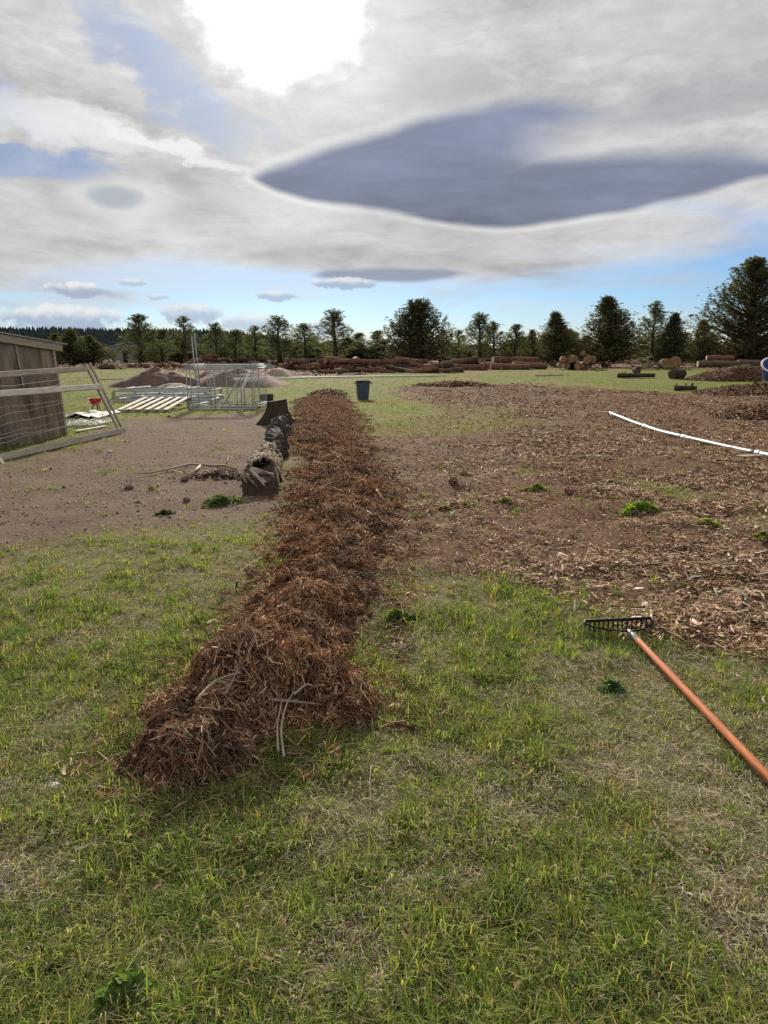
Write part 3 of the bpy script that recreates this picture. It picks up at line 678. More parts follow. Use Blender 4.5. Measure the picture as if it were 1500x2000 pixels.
# ------------------------------------------------------------------ grass
def lawn():
    g = np.random.default_rng(51)
    def allowed(x, y):
        d = np.clip(m_dirt(x, y) - 0.35 * (fbm(x, y, 2.5, 60) > 0.62), 0, 1); mm = m_mulch(x, y); b = (berm(x, y) > 0.012)
        return np.clip((1 - d) * (1 - 0.93 * mm) * (1 - b), 0, 1)
    # tufts
    n = 42000; y = 1.05 * (26 / 1.05) ** (g.random(n) ** 1.05); x = (g.random(n) * 2 - 1) * (0.62 * y + 0.7)
    lush = fbm(x, y, 0.9, 61); lush = lush * 0.6 + 0.4 * fbm(x, y, 3.2, 66); p = allowed(x, y) * (0.20 + 0.80 * sst(0.42, 0.58, lush)); k = g.random(n) < p; x, y, lush = x[k], y[k], lush[k]; n = len(x)
    kb = 12; big = (g.random(n) < 0.22) * sst(0.45, 0.6, lush)
    tx = np.repeat(x, kb); ty = np.repeat(y, kb); tb = np.repeat(big, kb); N = n * kb
    sc = 1 + 0.045 * np.clip(ty - 4, 0, 25)
    yaw = g.random(N) * 6.283; rr = (0.006 + 0.022 * g.random(N)) * (1 + 0.7 * tb) * sc
    px, py = tx + np.cos(yaw) * rr, ty + np.sin(yaw) * rr
    H = (0.022 + 0.040 * g.random(N)) * (1 + 0.75 * tb) * np.repeat(0.75 + 0.5 * g.random(n), kb); Wd = (0.0021 + 0.0024 * g.random(N)) * (1 + 0.09 * np.clip(ty - 3, 0, 22))
    V = blades(np.stack([px, py, gh(px, py) - 0.004], 1), H, Wd, yaw + g.normal(0, 0.7, N), 0.18 + 0.75 * g.random(N), 0.35 + 0.9 * g.random(N))
    tcol = pick([(0.145, 0.205, 0.045), (0.190, 0.245, 0.055), (0.245, 0.270, 0.072), (0.098, 0.150, 0.055), (0.31, 0.285, 0.10)], n, [0.28, 0.30, 0.18, 0.14, 0.10], 0.2, g)
    c_ = np.repeat(tcol, kb, 0) * (0.85 + 0.3 * g.random((N, 1)))
    dry = g.random(N) < 0.20; c_[dry] = pick([(0.36, 0.31, 0.19), (0.28, 0.23, 0.13)], int(dry.sum()), g=g)
    o = bulk('grass', V, BLADE, c_, M['grass']); tag(o, 'short patchy green grass over the near ground', 'grass', kind='stuff')
    n = 9000; y = 1.05 * (13 / 1.05) ** g.random(n); x = (g.random(n) * 2 - 1) * (0.62 * y + 0.7)
    lush = 0.6 * fbm(x, y, 0.9, 61) + 0.4 * fbm(x, y, 3.2, 66); k = g.random(n) < allowed(x, y) * (0.07 + 0.93 * sst(0.46, 0.62, lush)) * (0.25 + 0.75 * sst(2.0, 3.6, y)); x, y = x[k], y[k]; n = len(x)
    kb = 22; tx = np.repeat(x, kb); ty = np.repeat(y, kb); N = n * kb; yaw = g.random(N) * 6.283; rr = 0.004 + 0.03 * g.random(N); px, py = tx + np.cos(yaw) * rr, ty + np.sin(yaw) * rr
    H = (0.035 + 0.045 * g.random(N)) * np.repeat(0.7 + 0.5 * g.random(n), kb); Wd = (0.0024 + 0.0022 * g.random(N)) * (1 + 0.07 * np.clip(ty - 3, 0, 22))
    V = blades(np.stack([px, py, gh(px, py) - 0.004], 1), H, Wd, yaw + g.normal(0, 0.5, N), 0.15 + 0.6 * g.random(N), 0.3 + 0.9 * g.random(N))
    c_ = np.repeat(pick([(0.130, 0.200, 0.040), (0.175, 0.245, 0.050), (0.225, 0.270, 0.062), (0.095, 0.155, 0.048)], n, None, 0.2, g), kb, 0) * (0.8 + 0.4 * g.random((N, 1)))
    o = bulk('grass_tufts', V, BLADE, c_, M['grass']); tag(o, 'taller bright green tufts in the near grass', 'grass', kind='stuff')
    # thatch of dead strands lying flat
    n = 230000; y = 1.05 * (14 / 1.05) ** (g.random(n) ** 1.1); x = (g.random(n) * 2 - 1) * (0.62 * y + 0.7)
    k = g.random(n) < np.clip(allowed(x, y) * (0.40 + 0.75 * (1 - sst(0.42, 0.58, 0.6 * fbm(x, y, 0.9, 61) + 0.4 * fbm(x, y, 3.2, 66)))) + 0.12 * (m_dirt(x, y) > 0.4) * (y < 11), 0, 1) * (berm(x, y) < 0.02) * (1 - 0.9 * m_mulch(x, y)); x, y = x[k], y[k]; n = len(x)
    z = gh(x, y) + 0.003 + 0.016 * g.random(n)
    V = strips(np.stack([x, y, z], 1), 0.02 + 0.055 * g.random(n) ** 1.8, (0.0011 + 0.0014 * g.random(n)) * (1 + 0.12 * np.clip(y - 3, 0, 18)), g.random(n) * 6.283, g.normal(0, 0.22, n), g.normal(0, 0.5, n), g.normal(0.08, 0.08, n), g.normal(0, 0.14, n))
    o = bulk('dry_grass', V, STRIP, pick([(0.42, 0.36, 0.235), (0.33, 0.27, 0.18), (0.52, 0.46, 0.33), (0.21, 0.165, 0.115), (0.34, 0.315, 0.26)], n, [0.3, 0.25, 0.2, 0.13, 0.12], g=g), M['straw'])
    tag(o, 'dead straw-coloured thatch lying between the grass tufts', 'dry grass', kind='stuff')
    # farther sward: coarse short tufts
    n = 22000; y = 15 * (62 / 15) ** g.random(n); x = (g.random(n) * 2 - 1) * (0.60 * y + 1)
    mm = np.clip(1 - m_dirt(x, y) - m_far(x, y) - m_mulch(x, y) * 0.9, 0, 1) * (berm(x, y) < 0.02); k = g.random(n) < mm; x, y = x[k], y[k]; n = len(x)
    kb = 3; px = np.repeat(x, kb) + g.normal(0, 0.05, n * kb); py = np.repeat(y, kb) + g.normal(0, 0.05, n * kb); N = n * kb
    V = blades(np.stack([px, py, gh(px, py) - 0.01], 1), 0.03 + 0.035 * g.random(N), 0.008 + 0.0006 * py, g.random(N) * 6.283, 0.2 + 0.8 * g.random(N), 0.3 + 0.8 * g.random(N))
    gp = sst(0.42, 0.6, fbm(px, py, 0.18, 64))[:, None]
    c_ = pick([(0.175, 0.15, 0.045), (0.135, 0.135, 0.036)], N, g=g) * (1 - gp) + pick([(0.085, 0.145, 0.020), (0.11, 0.165, 0.026)], N, g=g) * gp
    o = bulk('meadow_grass', V, BLADE, c_, M['grass']); tag(o, 'yellow-green meadow grass across the middle distance', 'grass', kind='stuff')
lawn()
def crumbs():
    g = np.random.default_rng(71); n = 60000; y = 4.5 * (19 / 4.5) ** g.random(n); x = -0.2 - g.random(n) * (0.62 * y + 0.6)
    k = (g.random(n) < m_dirt(x, y) * (0.25 + 0.75 * sst(0.4, 0.6, fbm(x, y, 1.8, 72)))) & (berm(x, y) < 0.01); x, y = x[k], y[k]; n = len(x); r_ = (0.004 + 0.016 * g.random(n) ** 4)
    base = np.array([(1, 0, 0), (0, 1, 0), (-1, 0, 0), (0, -1, 0), (0, 0, 0.8)]); V = base[None] * r_[:, None, None] * (0.7 + 0.6 * g.random((n, 5, 1))); a = g.random(n) * 6.28
    ca, sa = np.cos(a)[:, None], np.sin(a)[:, None]; V = np.stack([V[..., 0] * ca - V[..., 1] * sa, V[..., 0] * sa + V[..., 1] * ca, V[..., 2]], 2) + np.stack([x, y, gh(x, y) - 0.002], 1)[:, None]
    o = bulk('soil_crumbs', V, [(0, 1, 4), (1, 2, 4), (2, 3, 4), (3, 0, 4)], pick([(0.16, 0.115, 0.085), (0.26, 0.20, 0.15), (0.10, 0.07, 0.052), (0.38, 0.32, 0.26)], n, [0.4, 0.33, 0.2, 0.07], g=g), M['chips'])
    tag(o, 'crumbs of dry soil over the bare ground at left', 'soil', kind='stuff')
crumbs()

def weed(px, py, r, n, label, cols=((0.05, 0.105, 0.03), (0.075, 0.14, 0.035)), h=0.06, group=None, seed=0):
    cols = [(c_[0] * 1.7, c_[1] * 1.15, c_[2] * 1.6) for c_ in cols]; g = np.random.default_rng(900 + seed); c0 = at(px, py); z0 = gz(c0[0], c0[1])
    q = np.sqrt(g.random(n)) * r; a = g.random(n) * 6.283
    lob = 0.65 + 0.35 * np.sin(3 * a + seed) + 0.2 * np.sin(5 * a)
    x = c0[0] + np.cos(a) * q * lob * 1.25; y = c0[1] + np.sin(a) * q * lob
    zz = h * (1 - (q / r) ** 2) * (0.35 + 0.65 * g.random(n))
    hh = np.maximum(zz, 0.012)
    V = strips(np.stack([x, y, gh(x, y) + hh], 1), 0.022 + 0.03 * g.random(n), 0.012 + 0.012 * g.random(n), g.random(n) * 6.283, g.normal(0.1, 0.5, n), g.normal(0, 0.6, n), g.normal(0.08, 0.1, n), g.normal(0, 0.1, n))
    root = thing('weed_clump', (c0[0], c0[1], z0), label, 'weed', group)
    tag(bulk('leaves', V, STRIP, pick(list(cols), n, None, 0.25, g), M['grass'], root), kind='stuff')
    k = 40; i = g.choice(n, k)
    Vs = blades(np.stack([c0[0] + (x[i] - c0[0]) * 0.8, c0[1] + (y[i] - c0[1]) * 0.8, gh(x[i], y[i]) - 0.01], 1), hh[i] + 0.02, np.full(k, 0.004), a[i], np.full(k, 0.4), np.full(k, 0.4))
    tag(bulk('stems', Vs, BLADE, pick(list(cols), k, None, 0.2, g), M['grass'], root), kind='stuff')
    return root
weed(432, 985, 0.20, 700, 'dark green leafy weed clump in front of the bleached hollow log', h=0.11, seed=1)
weed(320, 1004, 0.085, 260, 'small dark weed alone on the bare soil at left', ((0.04, 0.075, 0.03), (0.055, 0.10, 0.035)), 0.05, seed=2)
weed(1243, 1000, 0.19, 800, 'bright green weed clump growing through mulch, largest on the right', ((0.085, 0.20, 0.03), (0.12, 0.25, 0.04)), 0.09, seed=3)
weed(1385, 1032, 0.12, 380, 'small green weed patch in mulch right of the largest one', ((0.10, 0.18, 0.04), (0.14, 0.21, 0.05)), 0.06, seed=4)
weed(1048, 962, 0.14, 360, 'low green weed in mulch halfway up the field', ((0.08, 0.16, 0.035), (0.11, 0.20, 0.04)), 0.07, seed=5)
weed(988, 990, 0.10, 260, 'tiny green weed tuft in mulch left of two brighter ones', ((0.07, 0.13, 0.035), (0.09, 0.16, 0.04)), 0.06, seed=6)
weed(1490, 1060, 0.10, 260, 'green weed at the right edge of the mulch', ((0.07, 0.14, 0.04), (0.10, 0.18, 0.04)), 0.06, seed=7)
weed(775, 1210, 0.09, 260, 'dark broad-leaved weed in grass beside the bark windrow', ((0.055, 0.12, 0.03), (0.085, 0.16, 0.04)), 0.07, seed=8)
weed(245, 1955, 0.07, 260, 'deep green plant low in the nearest grass at left', ((0.06, 0.15, 0.03), (0.10, 0.22, 0.04)), 0.06, seed=9)
weed(1195, 1345, 0.055, 150, 'small dark green weed left of the rake handle', ((0.045, 0.12, 0.035), (0.07, 0.16, 0.045)), 0.05, seed=10)
weed(870, 998, 0.07, 160, 'tiny pale green seedling patch in dark mulch', ((0.10, 0.17, 0.04), (0.14, 0.2, 0.05)), 0.04, seed=11)

# ------------------------------------------------------------------ rake
def rake():
    def on(px, py, h):
        u = h
        for _ in range(4): w_ = at(px, py, u); u = gz(w_[0], w_[1]) - float(hbase(w_[0], w_[1])) + h
        return w_
    L, Rr = on(1143, 1213, 0.066), on(1272, 1207, 0.066)
    a, b = L, Rr
    t = nrm(b - a); f = np.array([t[1], -t[0], 0])              # towards the viewer
    w = np.linalg.norm(b - a); mid = (a + b) / 2
    fer = on(1229, 1233, 0.05)
    root = thing('garden_rake', (mid[0], mid[1], a[2] - 0.072), 'black bow rake with orange wooden handle lying on grass at right', 'rake')
    put('tine_bar', *beam(a - t * 0.004, b + t * 0.004, 0.012, 0.016, bev=0.003), M['steel'], root)
    for i in range(15):
        p = a + t * w * (i + 0.02) / 14.04
        put('tine', *tube([p + (0, 0, -0.006), p + (0, 0, -0.035) + f * 0.006, p + (0, 0, -0.066) + f * 0.022], [0.0045, 0.004, 0.0018], 6), M['steel'], root)
    hd = at(1500, 1512, 0.055); hd[2] = gz(hd[0], hd[1]) + 0.05; hd[2] = max(hd[2], 0.02)
    d = nrm(hd - fer)
    for sgn, e in ((-1, a), (1, b)):
        pts = []; s0 = e + np.array([0, 0, 0.004]); s1 = fer - d * 0.0
        c1 = s0 + f * 0.085 + t * sgn * 0.025; c2 = s1 - d * 0.02 + t * sgn * 0.11
        for q in np.linspace(0, 1, 14): pts.append((1 - q) ** 3 * s0 + 3 * (1 - q) ** 2 * q * c1 + 3 * (1 - q) * q * q * c2 + q ** 3 * s1)
        put('bow', *tube(pts, 0.0048, 8), M['steel'], root, True)
    put('ferrule', *tube([fer - d * 0.01, fer + d * 0.03, fer + d * 0.13], [0.008, 0.0125, 0.0165], 14), M['ferrule'], root, True)
    q0 = fer + d * 0.13; q1 = fer + d * 1.60
    q1[2] = max(q1[2], gz(q1[0], q1[1]) + 0.03)
    put('handle', *tube([q0 + (q1 - q0) * s_ for s_ in (0, 0.004, 0.2, 0.5, 0.8, 0.99, 1.0)], [0.0145, 0.0155, 0.0160, 0.0162, 0.0160, 0.0150, 0.009], 18), M['handle'], root, True)
rake()

# ------------------------------------------------------------------ plywood shed and leaning panel
def shed():
    y0, y1 = 9.2, 14.7
    root = thing('plywood_shed', (-7.2, 12, gz(-6.2, 13)), 'low weathered plywood shed at the left edge', 'shed')
    def wx(y, z): return -6.06 - 0.10 * (14.7 - y) - 0.13 * (z / 1.65)
    def top(y): return 1.66 + 0.07 * (14.7 - y)
    sheets = {}; ys = [14.68, 13.46, 12.24, 11.02, 9.80, 9.2]
    for i in range(5):
        ya, yb = ys[i] - 0.004, ys[i + 1] + 0.004
        V = []
        for th in (0.0, -0.018):
            for (yy, bot) in ((ya, 1), (yb, 1), (yb, 0), (ya, 0)):
                zz = gz(-6.2, yy) - 0.03 if bot else top(yy) - 0.01
                V.append((wx(yy, zz) + th - 0.004 * (i % 2), yy, zz))
        sheets[ys[i]] = put('plywood_sheet', V, [(0, 1, 2, 3), (7, 6, 5, 4), (0, 4, 5, 1), (1, 5, 6, 2), (2, 6, 7, 3), (3, 7, 4, 0)], M['ply'], root)
    # end wall, back and posts
    g0 = gz(-6.2, 14.6)
    put('end_wall', [(wx(14.7, 0), 14.70, g0 - 0.03), (-8.6, 14.70, g0 - 0.03), (-8.7, 14.70, 1.75), (wx(14.7, 1.65), 14.70, 1.65), (wx(14.7, 0), 14.715, g0 - 0.03), (-8.6, 14.715, g0 - 0.03), (-8.7, 14.715, 1.75), (wx(14.7, 1.65), 14.715, 1.65)],
        [(0, 1, 2, 3), (7, 6, 5, 4), (0, 3, 7, 4), (3, 2, 6, 7), (2, 1, 5, 6), (1, 0, 4, 5)], M['ply'], root)
    put('corner_board', *beam((wx(14.66, 0) + 0.013, 14.66, g0 - 0.02), (wx(14.66, 1.65) + 0.013, 14.66, 1.66), 0.022, 0.09, (0, 1, 0)), M['greywood'], root)
    put('corner_post', *beam((wx(14.6, 0) - 0.07, 14.6, g0 - 0.1), (wx(14.6, 1.6) - 0.07, 14.6, 1.63), 0.09, 0.09, (0, 1, 0)), M['greywood'], root)
    for yy in (13.46, 12.24):
        put('batten', *beam((wx(yy, 0.9) + 0.012, yy, 0.98), (wx(yy, top(yy)) + 0.012, yy, top(yy) - 0.06), 0.016, 0.045, (0, 1, 0)), M['greywood'], sheets[yy])
    put('fascia_board', *beam((wx(9.2, 2.1) + 0.05, 9.1, top(9.1) + 0.0), (wx(14.9, 1.65) + 0.05, 14.92, top(14.92) + 0.0), 0.03, 0.13), M['greywood'], root)
    V = []
    for dz in (0.075, 0.092):
        for (x, y) in ((wx(9.1, 2) + 0.10, 9.05), (wx(15, 1.6) + 0.10, 15.05), (-9.0, 15.05), (-9.2, 9.05)): V.append((x, y, top(y) + dz + 0.05 * (x < -8)))
    put('roof_sheet', V, [(0, 3, 2, 1), (4, 5, 6, 7), (0, 1, 5, 4), (1, 2, 6, 5), (2, 3, 7, 6), (3, 0, 4, 7)], M['roofmetal'], root)
shed()

def panel():
    # timber frame with fence wire, tipped back towards the shed
    y0, y1 = 8.6, 15.0
    def bot(y): x = -5.10 - 0.073 * (15.0 - y); return np.array([x, y, gz(x, y) + 0.055])
    def up(y, f, pr=0.0):
        hgt = 1.19 - 0.018 * (15 - y); v = np.array([-0.50, 0.0, hgt]) * f
        return bot(y) + v + np.array([0.9, 0, 0.38]) * pr
    root = thing('wire_fence_panel', bot(12.5) - (0, 0, 0.055), 'wooden frame panel with loose wire leaning in front of the plywood shed', 'fence panel')
    U = nrm(np.array([-0.5, 0, 1.19])); Nn = nrm(np.array([0.92, 0, 0.38]))
    put('bottom_rail', *beam(up(y0, 0, 0.03), up(15.02, 0, 0.03), 0.04, 0.10, U), M['greywood'], root)
    put('top_rail', *beam(up(y0, 1.0), up(14.83, 1.0), 0.04, 0.095, U), M['greywood'], root)
    put('middle_rail', *beam(up(y0, 0.80, 0.045) , up(14.86, 0.70, 0.045), 0.04, 0.10, U), M['palewood'], root)
    put('end_stile', *beam(up(14.85, 0.02), up(14.80, 1.07), 0.04, 0.09, (0, 1, 0)), M['greywood'], root)
    put('end_stile', *beam(up(15.06, 0.0, -0.01), up(15.02, 1.09, -0.01), 0.04, 0.055, (0, 1, 0)), M['greywood'], root)
    b0 = bot(10.62); b0[2] = gz(b0[0] + 0.15, 10.5) + 0.01
    put('stake', *beam(b0 + (0.16, -0.1, -0.03), up(10.75, 0.30, -0.05), 0.05, 0.09, (0, 1, 0)), M['greywood'], root)
    put('yellow_insulator', *tube([b0 + (0.10, -0.10, 0.10), b0 + (0.12, -0.14, 0.11), b0 + (0.13, -0.17, 0.10)], [0.012, 0.022, 0.016], 8), mat('yellow_plastic', (0.55, 0.45, 0.08), (0.7, 0.58, 0.12), 0.5), root, True)
    g = np.random.default_rng(4)
    for i, f in enumerate((0.10, 0.19, 0.28, 0.37, 0.46, 0.55, 0.64, 0.83, 0.91)):
        pts = []
        ph = g.random() * 6
        for y in np.linspace(y0, 14.9, 26):
            q = (y - y0) / 6.3; sag = -0.10 * math.sin(math.pi * q) * (0.5 + g.random() * 0.04) * (0.6 + 0.8 * ((i * 7) % 5) / 5)
            pts.append(up(y, f + (0.06 if i % 2 else -0.03) * math.sin(q * 2.6 + ph), -0.03) + np.array([0, 0, sag]))
        put('wire', *tube(pts, 0.0042, 5), M['wire'], root, True)
    for y in np.arange(9.0, 14.8, 0.31):
        pts = [up(y + 0.03 * math.sin(k * 1.7 + y), f, -0.028) + np.array([0, 0, -0.04 * math.sin(3.1 * f)]) for k, f in enumerate(np.linspace(0.05, 0.68, 7))]
        put('wire', *tube(pts, 0.0022, 4), M['wire'], root, True)
panel()

# scrap on the ground behind the panel
def scrap():
    c0 = at(172, 812); z = gz(c0[0], c0[1]); g = np.random.default_rng(8); V = []; Fc = []; n = 14
    for i in range(n):
        for j in range(8):
            u, v = i / (n - 1) - 0.5, j / 7 - 0.5
            V.append((c0[0] + u * 1.15 + g.normal(0, 0.02), c0[1] + v * 1.7, gz(c0[0] + u * 1.15, c0[1] + v * 1.7) + 0.03 + 0.10 * g.random() * (0.25 - u * u) * 4))
    for i in range(n - 1):
        for j in range(7): q = i * 8 + j; Fc.append((q, q + 8, q + 9, q + 1))
    o = put('plastic_sheet', V, Fc, M['black'], base=(c0[0], c0[1], z)); tag(o, 'crumpled dark plastic sheet on grass behind the wire panel', 'sheet')
    m = o.modifiers.new('thickness', 'SOLIDIFY'); m.thickness = 0.006
    c1 = at(170, 831); root = thing('wire_mesh_roll', (c1[0], c1[1], gz(c1[0], c1[1])), 'flattened white wire netting lying beside the shed corner', 'wire netting')
    for j in range(6):
        yy = c1[1] - 0.55 + 0.22 * j; parts = []
        pts = [(c1[0] - 0.42 + 0.84 * q, yy + 0.06 * math.sin(q * 5 + j), gz(c1[0], yy) + 0.05 + 0.05 * math.sin(q * 9 + j * 2) ** 2) for q in np.linspace(0, 1, 20)]
        put('strand', *tube(pts, 0.014, 5), M['white'], root, True)
    parts = []
    for k in range(26):
        xx = c1[0] - 0.4 + 0.8 * k / 25
        parts.append(tube([(xx, c1[1] - 0.55, gz(xx, c1[1] - 0.55) + 0.06), (xx + 0.04, c1[1], gz(xx, c1[1]) + 0.085), (xx, c1[1] + 0.55, gz(xx, c1[1] + 0.55) + 0.06)], 0.004, 4))
    put('cross_wires', *merge(parts), M['white'], root)
    a, b = at(148, 846), at(206, 835); a[2] = gz(*a[:2]) + 0.03; b[2] = gz(*b[:2]) + 0.03
    o = put('plank', *beam(a, b, 0.09, 0.03), M['palewood'], base=((a + b) / 2 - (0, 0, 0.03))); tag(o, 'narrow bleached plank on soil inside the wire panel', 'plank')
    # small red seed spreader
    c2 = at(187, 803); z = gz(c2[0], c2[1]); root = thing('seed_spreader', (c2[0], c2[1], z), 'small red hopper on dark legs standing behind the wire panel', 'spreader')
    V = []; Fc = []
    rings = [(0.06, 0.16), (0.10, 0.20), (0.17, 0.33), (0.18, 0.345), (0.165, 0.345), (0.10, 0.22)]
    for r_, h_ in rings:
        for k in range(12): q = k * 6.283 / 12; V.append((c2[0] + r_ * 1.1 * math.cos(q), c2[1] + r_ * 0.8 * math.sin(q), z + h_))
    for i in range(len(rings) - 1):
        for k in range(12): Fc.append((i * 12 + k, i * 12 + (k + 1) % 12, (i + 1) * 12 + (k + 1) % 12, (i + 1) * 12 + k))
    Fc.append(tuple(range(12))[::-1]); put('hopper', V, Fc, M['red'], root, True)
    for dx, dy in ((-0.08, -0.05), (0.14, 0.0), (0.02, 0.10)):
        put('leg', *tube([(c2[0] + dx * 0.5, c2[1] + dy, z + 0.2), (c2[0] + dx, c2[1] + dy, z + 0.002)], 0.014, 6), M['black'], root)
    put('push_handle', *tube([(c2[0] + 0.12, c2[1], z + 0.28), (c2[0] + 0.20, c2[1] + 0.05, z + 0.36), (c2[0] + 0.23, c2[1] + 0.06, z + 0.33)], 0.016, 6), M['black'], root)
scrap()

# ------------------------------------------------------------------ pallet, tube frames, kennel
def pallet():
    c0 = at(228, 806); c1 = at(330, 806); z = gz(c0[0], c0[1])
    root = thing('slatted_pallet', (c0[0] + 0.7, c0[1] + 0.8, z), 'pale slatted pallet propped low on grass beside the tube frames', 'pallet')
    w = c1[0] - c0[0]; dx, dy, dz = 0.10 * c0[1] / 20, 2.3, 0.20
    def q(u, v, h=0.0): x = c0[0] + w * u + 0.03 * v; y = c0[1] + dy * v; return np.array([x, y, max(gz(x, y), 0) + 0.08 + dz * v + h])
    for v in (0.04, 0.5, 0.96):
        put('stringer', *beam(q(-0.02, v, -0.055), q(1.02, v, -0.055), 0.05, 0.07), M['greywood'] if v < 0.9 else M['bark'], root)
    for i in range(6):
        u = 0.04 + i * 0.176
        put('slat', *beam(q(u, 0), q(u + 0.01, 1), 0.125, 0.022), M['white'] if False else M['palewood'], root)
    for u in (0.05, 0.95):
        p_ = q(u, 0.97); put('block', *beam((p_[0], p_[1], gz(p_[0], p_[1]) - 0.01), (p_[0], p_[1], p_[2] - 0.09), 0.09, 0.09, (0, 1, 0)), M['greywood'], root)
pallet()

def frames():
    # flat tubular fence frames stacked on the ground
    spots = ((212, 788, 3.0, 1.7, 0.06, 'lowest galvanised fence frame lying flat in the stack on the grass', 0.04), (228, 784, 2.95, 1.9, 0.16, 'galvanised fence frame lying second in the flat stack', -0.03), (222, 779, 3.15, 2.0, 0.26, 'uppermost galvanised fence frame of the flat stack', 0.02))
    for i, (px, py, w, d, h, lab, tilt) in enumerate(spots):
        p = at(px, py); z0 = gz(p[0] + 1.5, p[1] + 1)
        root = thing('tube_fence_frame', (p[0] + w / 2, p[1] + d / 2, z0), lab, 'fence frame', 'galvanised frames stacked flat on the grass')
        def q(u, v): return np.array([p[0] + w * u + 0.1 * v, p[1] + d * v, gz(p[0] + w * u, p[1] + d * v) + h + tilt * v])
        for v in (0, 0.33, 0.66, 1.0): put('rail', *tube([q(0, v), q(1, v)], 0.024, 8), M['galv'], root, True)
        for u in (0, 1): put('post', *tube([q(u, 0), q(u, 1)], 0.024, 8), M['galv'], root, True)
        for u in ((0.05, 0.30), (0.42, 0.58), (0.62, 0.85)):
            put('diagonal', *tube([q(u[0], 0.02) + (0, 0, 0.045), q(u[1] if i % 2 else u[0] + 0.14, 0.98) + (0, 0, 0.045)], 0.022, 8), M['galv'], root, True)
        for k in range(4):
            e = q(k % 2, k // 2); put('foot_block', *beam((e[0], e[1], gz(e[0], e[1]) - 0.01), (e[0], e[1], e[2] - 0.02), 0.10, 0.08, (0, 1, 0)), M['greywood'], root)
    # kennel skeleton
    A, B = at(377, 801), at(505, 797); zb = gz(A[0], A[1]); w = B[0] - A[0]; d = 2.5; H = 1.12
    root = thing('kennel_frame', (A[0] + w / 2, A[1] + d / 2, zb), 'open box of galvanised tubes with wire mesh standing by the stump row', 'kennel frame')
    def q(u, v, h): x = A[0] - 0.12 + (w + 0.1) * u; y = A[1] + d * v; return np.array([x, y, gz(x, y) + h])
    def T(a, b, r=0.021, nm='tube'): put(nm, *tube([a, b], r, 8), M['galv'], root, True)
    for h in (0.03, 0.095):
        T(q(0.0, 0, h), q(1.05, 0, h)); T(q(0, 1, h), q(1, 1, h)); T(q(0, 0, h), q(0, 1, h)); T(q(1, 0, h), q(1, 1, h))
    T(q(-0.05, 0.45, 0.05), q(0.5, 0.6, 0.05)); T(q(0.48, 0.12, 0.05), q(1.12, 0.35, 0.05))
    for h, o_ in ((H, 0.0), (H + 0.05, 0.02), (H + 0.10, -0.03)):
        T(q(-0.03 + o_, 0, h), q(1.0 + o_, 0, h), 0.022, 'top_rail'); T(q(o_, 1, h), q(1.12 + o_, 1, h), 0.022, 'top_rail'); T(q(-0.03 + o_, 0, h), q(-0.03 + o_, 1, h), 0.022, 'top_rail'); T(q(1 + o_, 0, h), q(1 + o_, 1, h), 0.022, 'top_rail')
    for u, v in ((0, 0), (0.05, 0.02), (0.36, 0), (0.42, 0.0), (0.83, 0), (0.88, 0), (1, 0), (0, 1), (0.12, 1), (0.33, 1), (0.5, 1), (0.8, 1), (1, 1), (0, 0.5), (1, 0.5)): T(q(u, v, 0.0), q(u - 0.012, v, H), 0.015, 'upright')
    T(q(0.50, 0.0, 0.03), q(0.76, 0.1, 0.80), 0.020, 'brace')
    put('white_board', *beam(q(0.76, 0.06, 0.30), q(0.95, 0.06, 1.05), 0.03, 0.075, (1, 0, 0)), M['white'], root)
    T(q(-0.03, 0.5, 0.6), q(-0.07, 0.5, 2.02), 0.020, 'tall_pole'); T(q(0.02, 0.52, 0.6), q(-0.03, 0.52, 2.10), 0.018, 'tall_pole')
    parts = []
    def mesh(u0, u1, v0, v1, h0, h1, st=0.05):
        L_ = math.hypot((u1 - u0) * w, (v1 - v0) * d); n = int(L_ / st); m_ = int((h1 - h0) / st)
        for i in range(n + 1):
            f = i / n; u, v = u0 + (u1 - u0) * f, v0 + (v1 - v0) * f; parts.append(tube([q(u, v, h0), q(u, v, h1)], 0.0034, 4, False))
        for j in range(m_ + 1):
            h = h0 + (h1 - h0) * j / m_; parts.append(tube([q(u0, v0, h), q(u1, v1, h)], 0.0034, 4, False))
    mesh(0.48, 1.0, 0.9, 0.9, 0.10, 0.78, 0.036); mesh(0.02, 0.45, 0.985, 0.985, 0.1, 1.0)
    put('wire_mesh', *merge(parts), M['galv'], root)
    put('mesh_rail', *beam(q(0.47, 0.88, 0.79), q(1.05, 0.88, 0.83), 0.03, 0.06), M['white'], root)
frames()

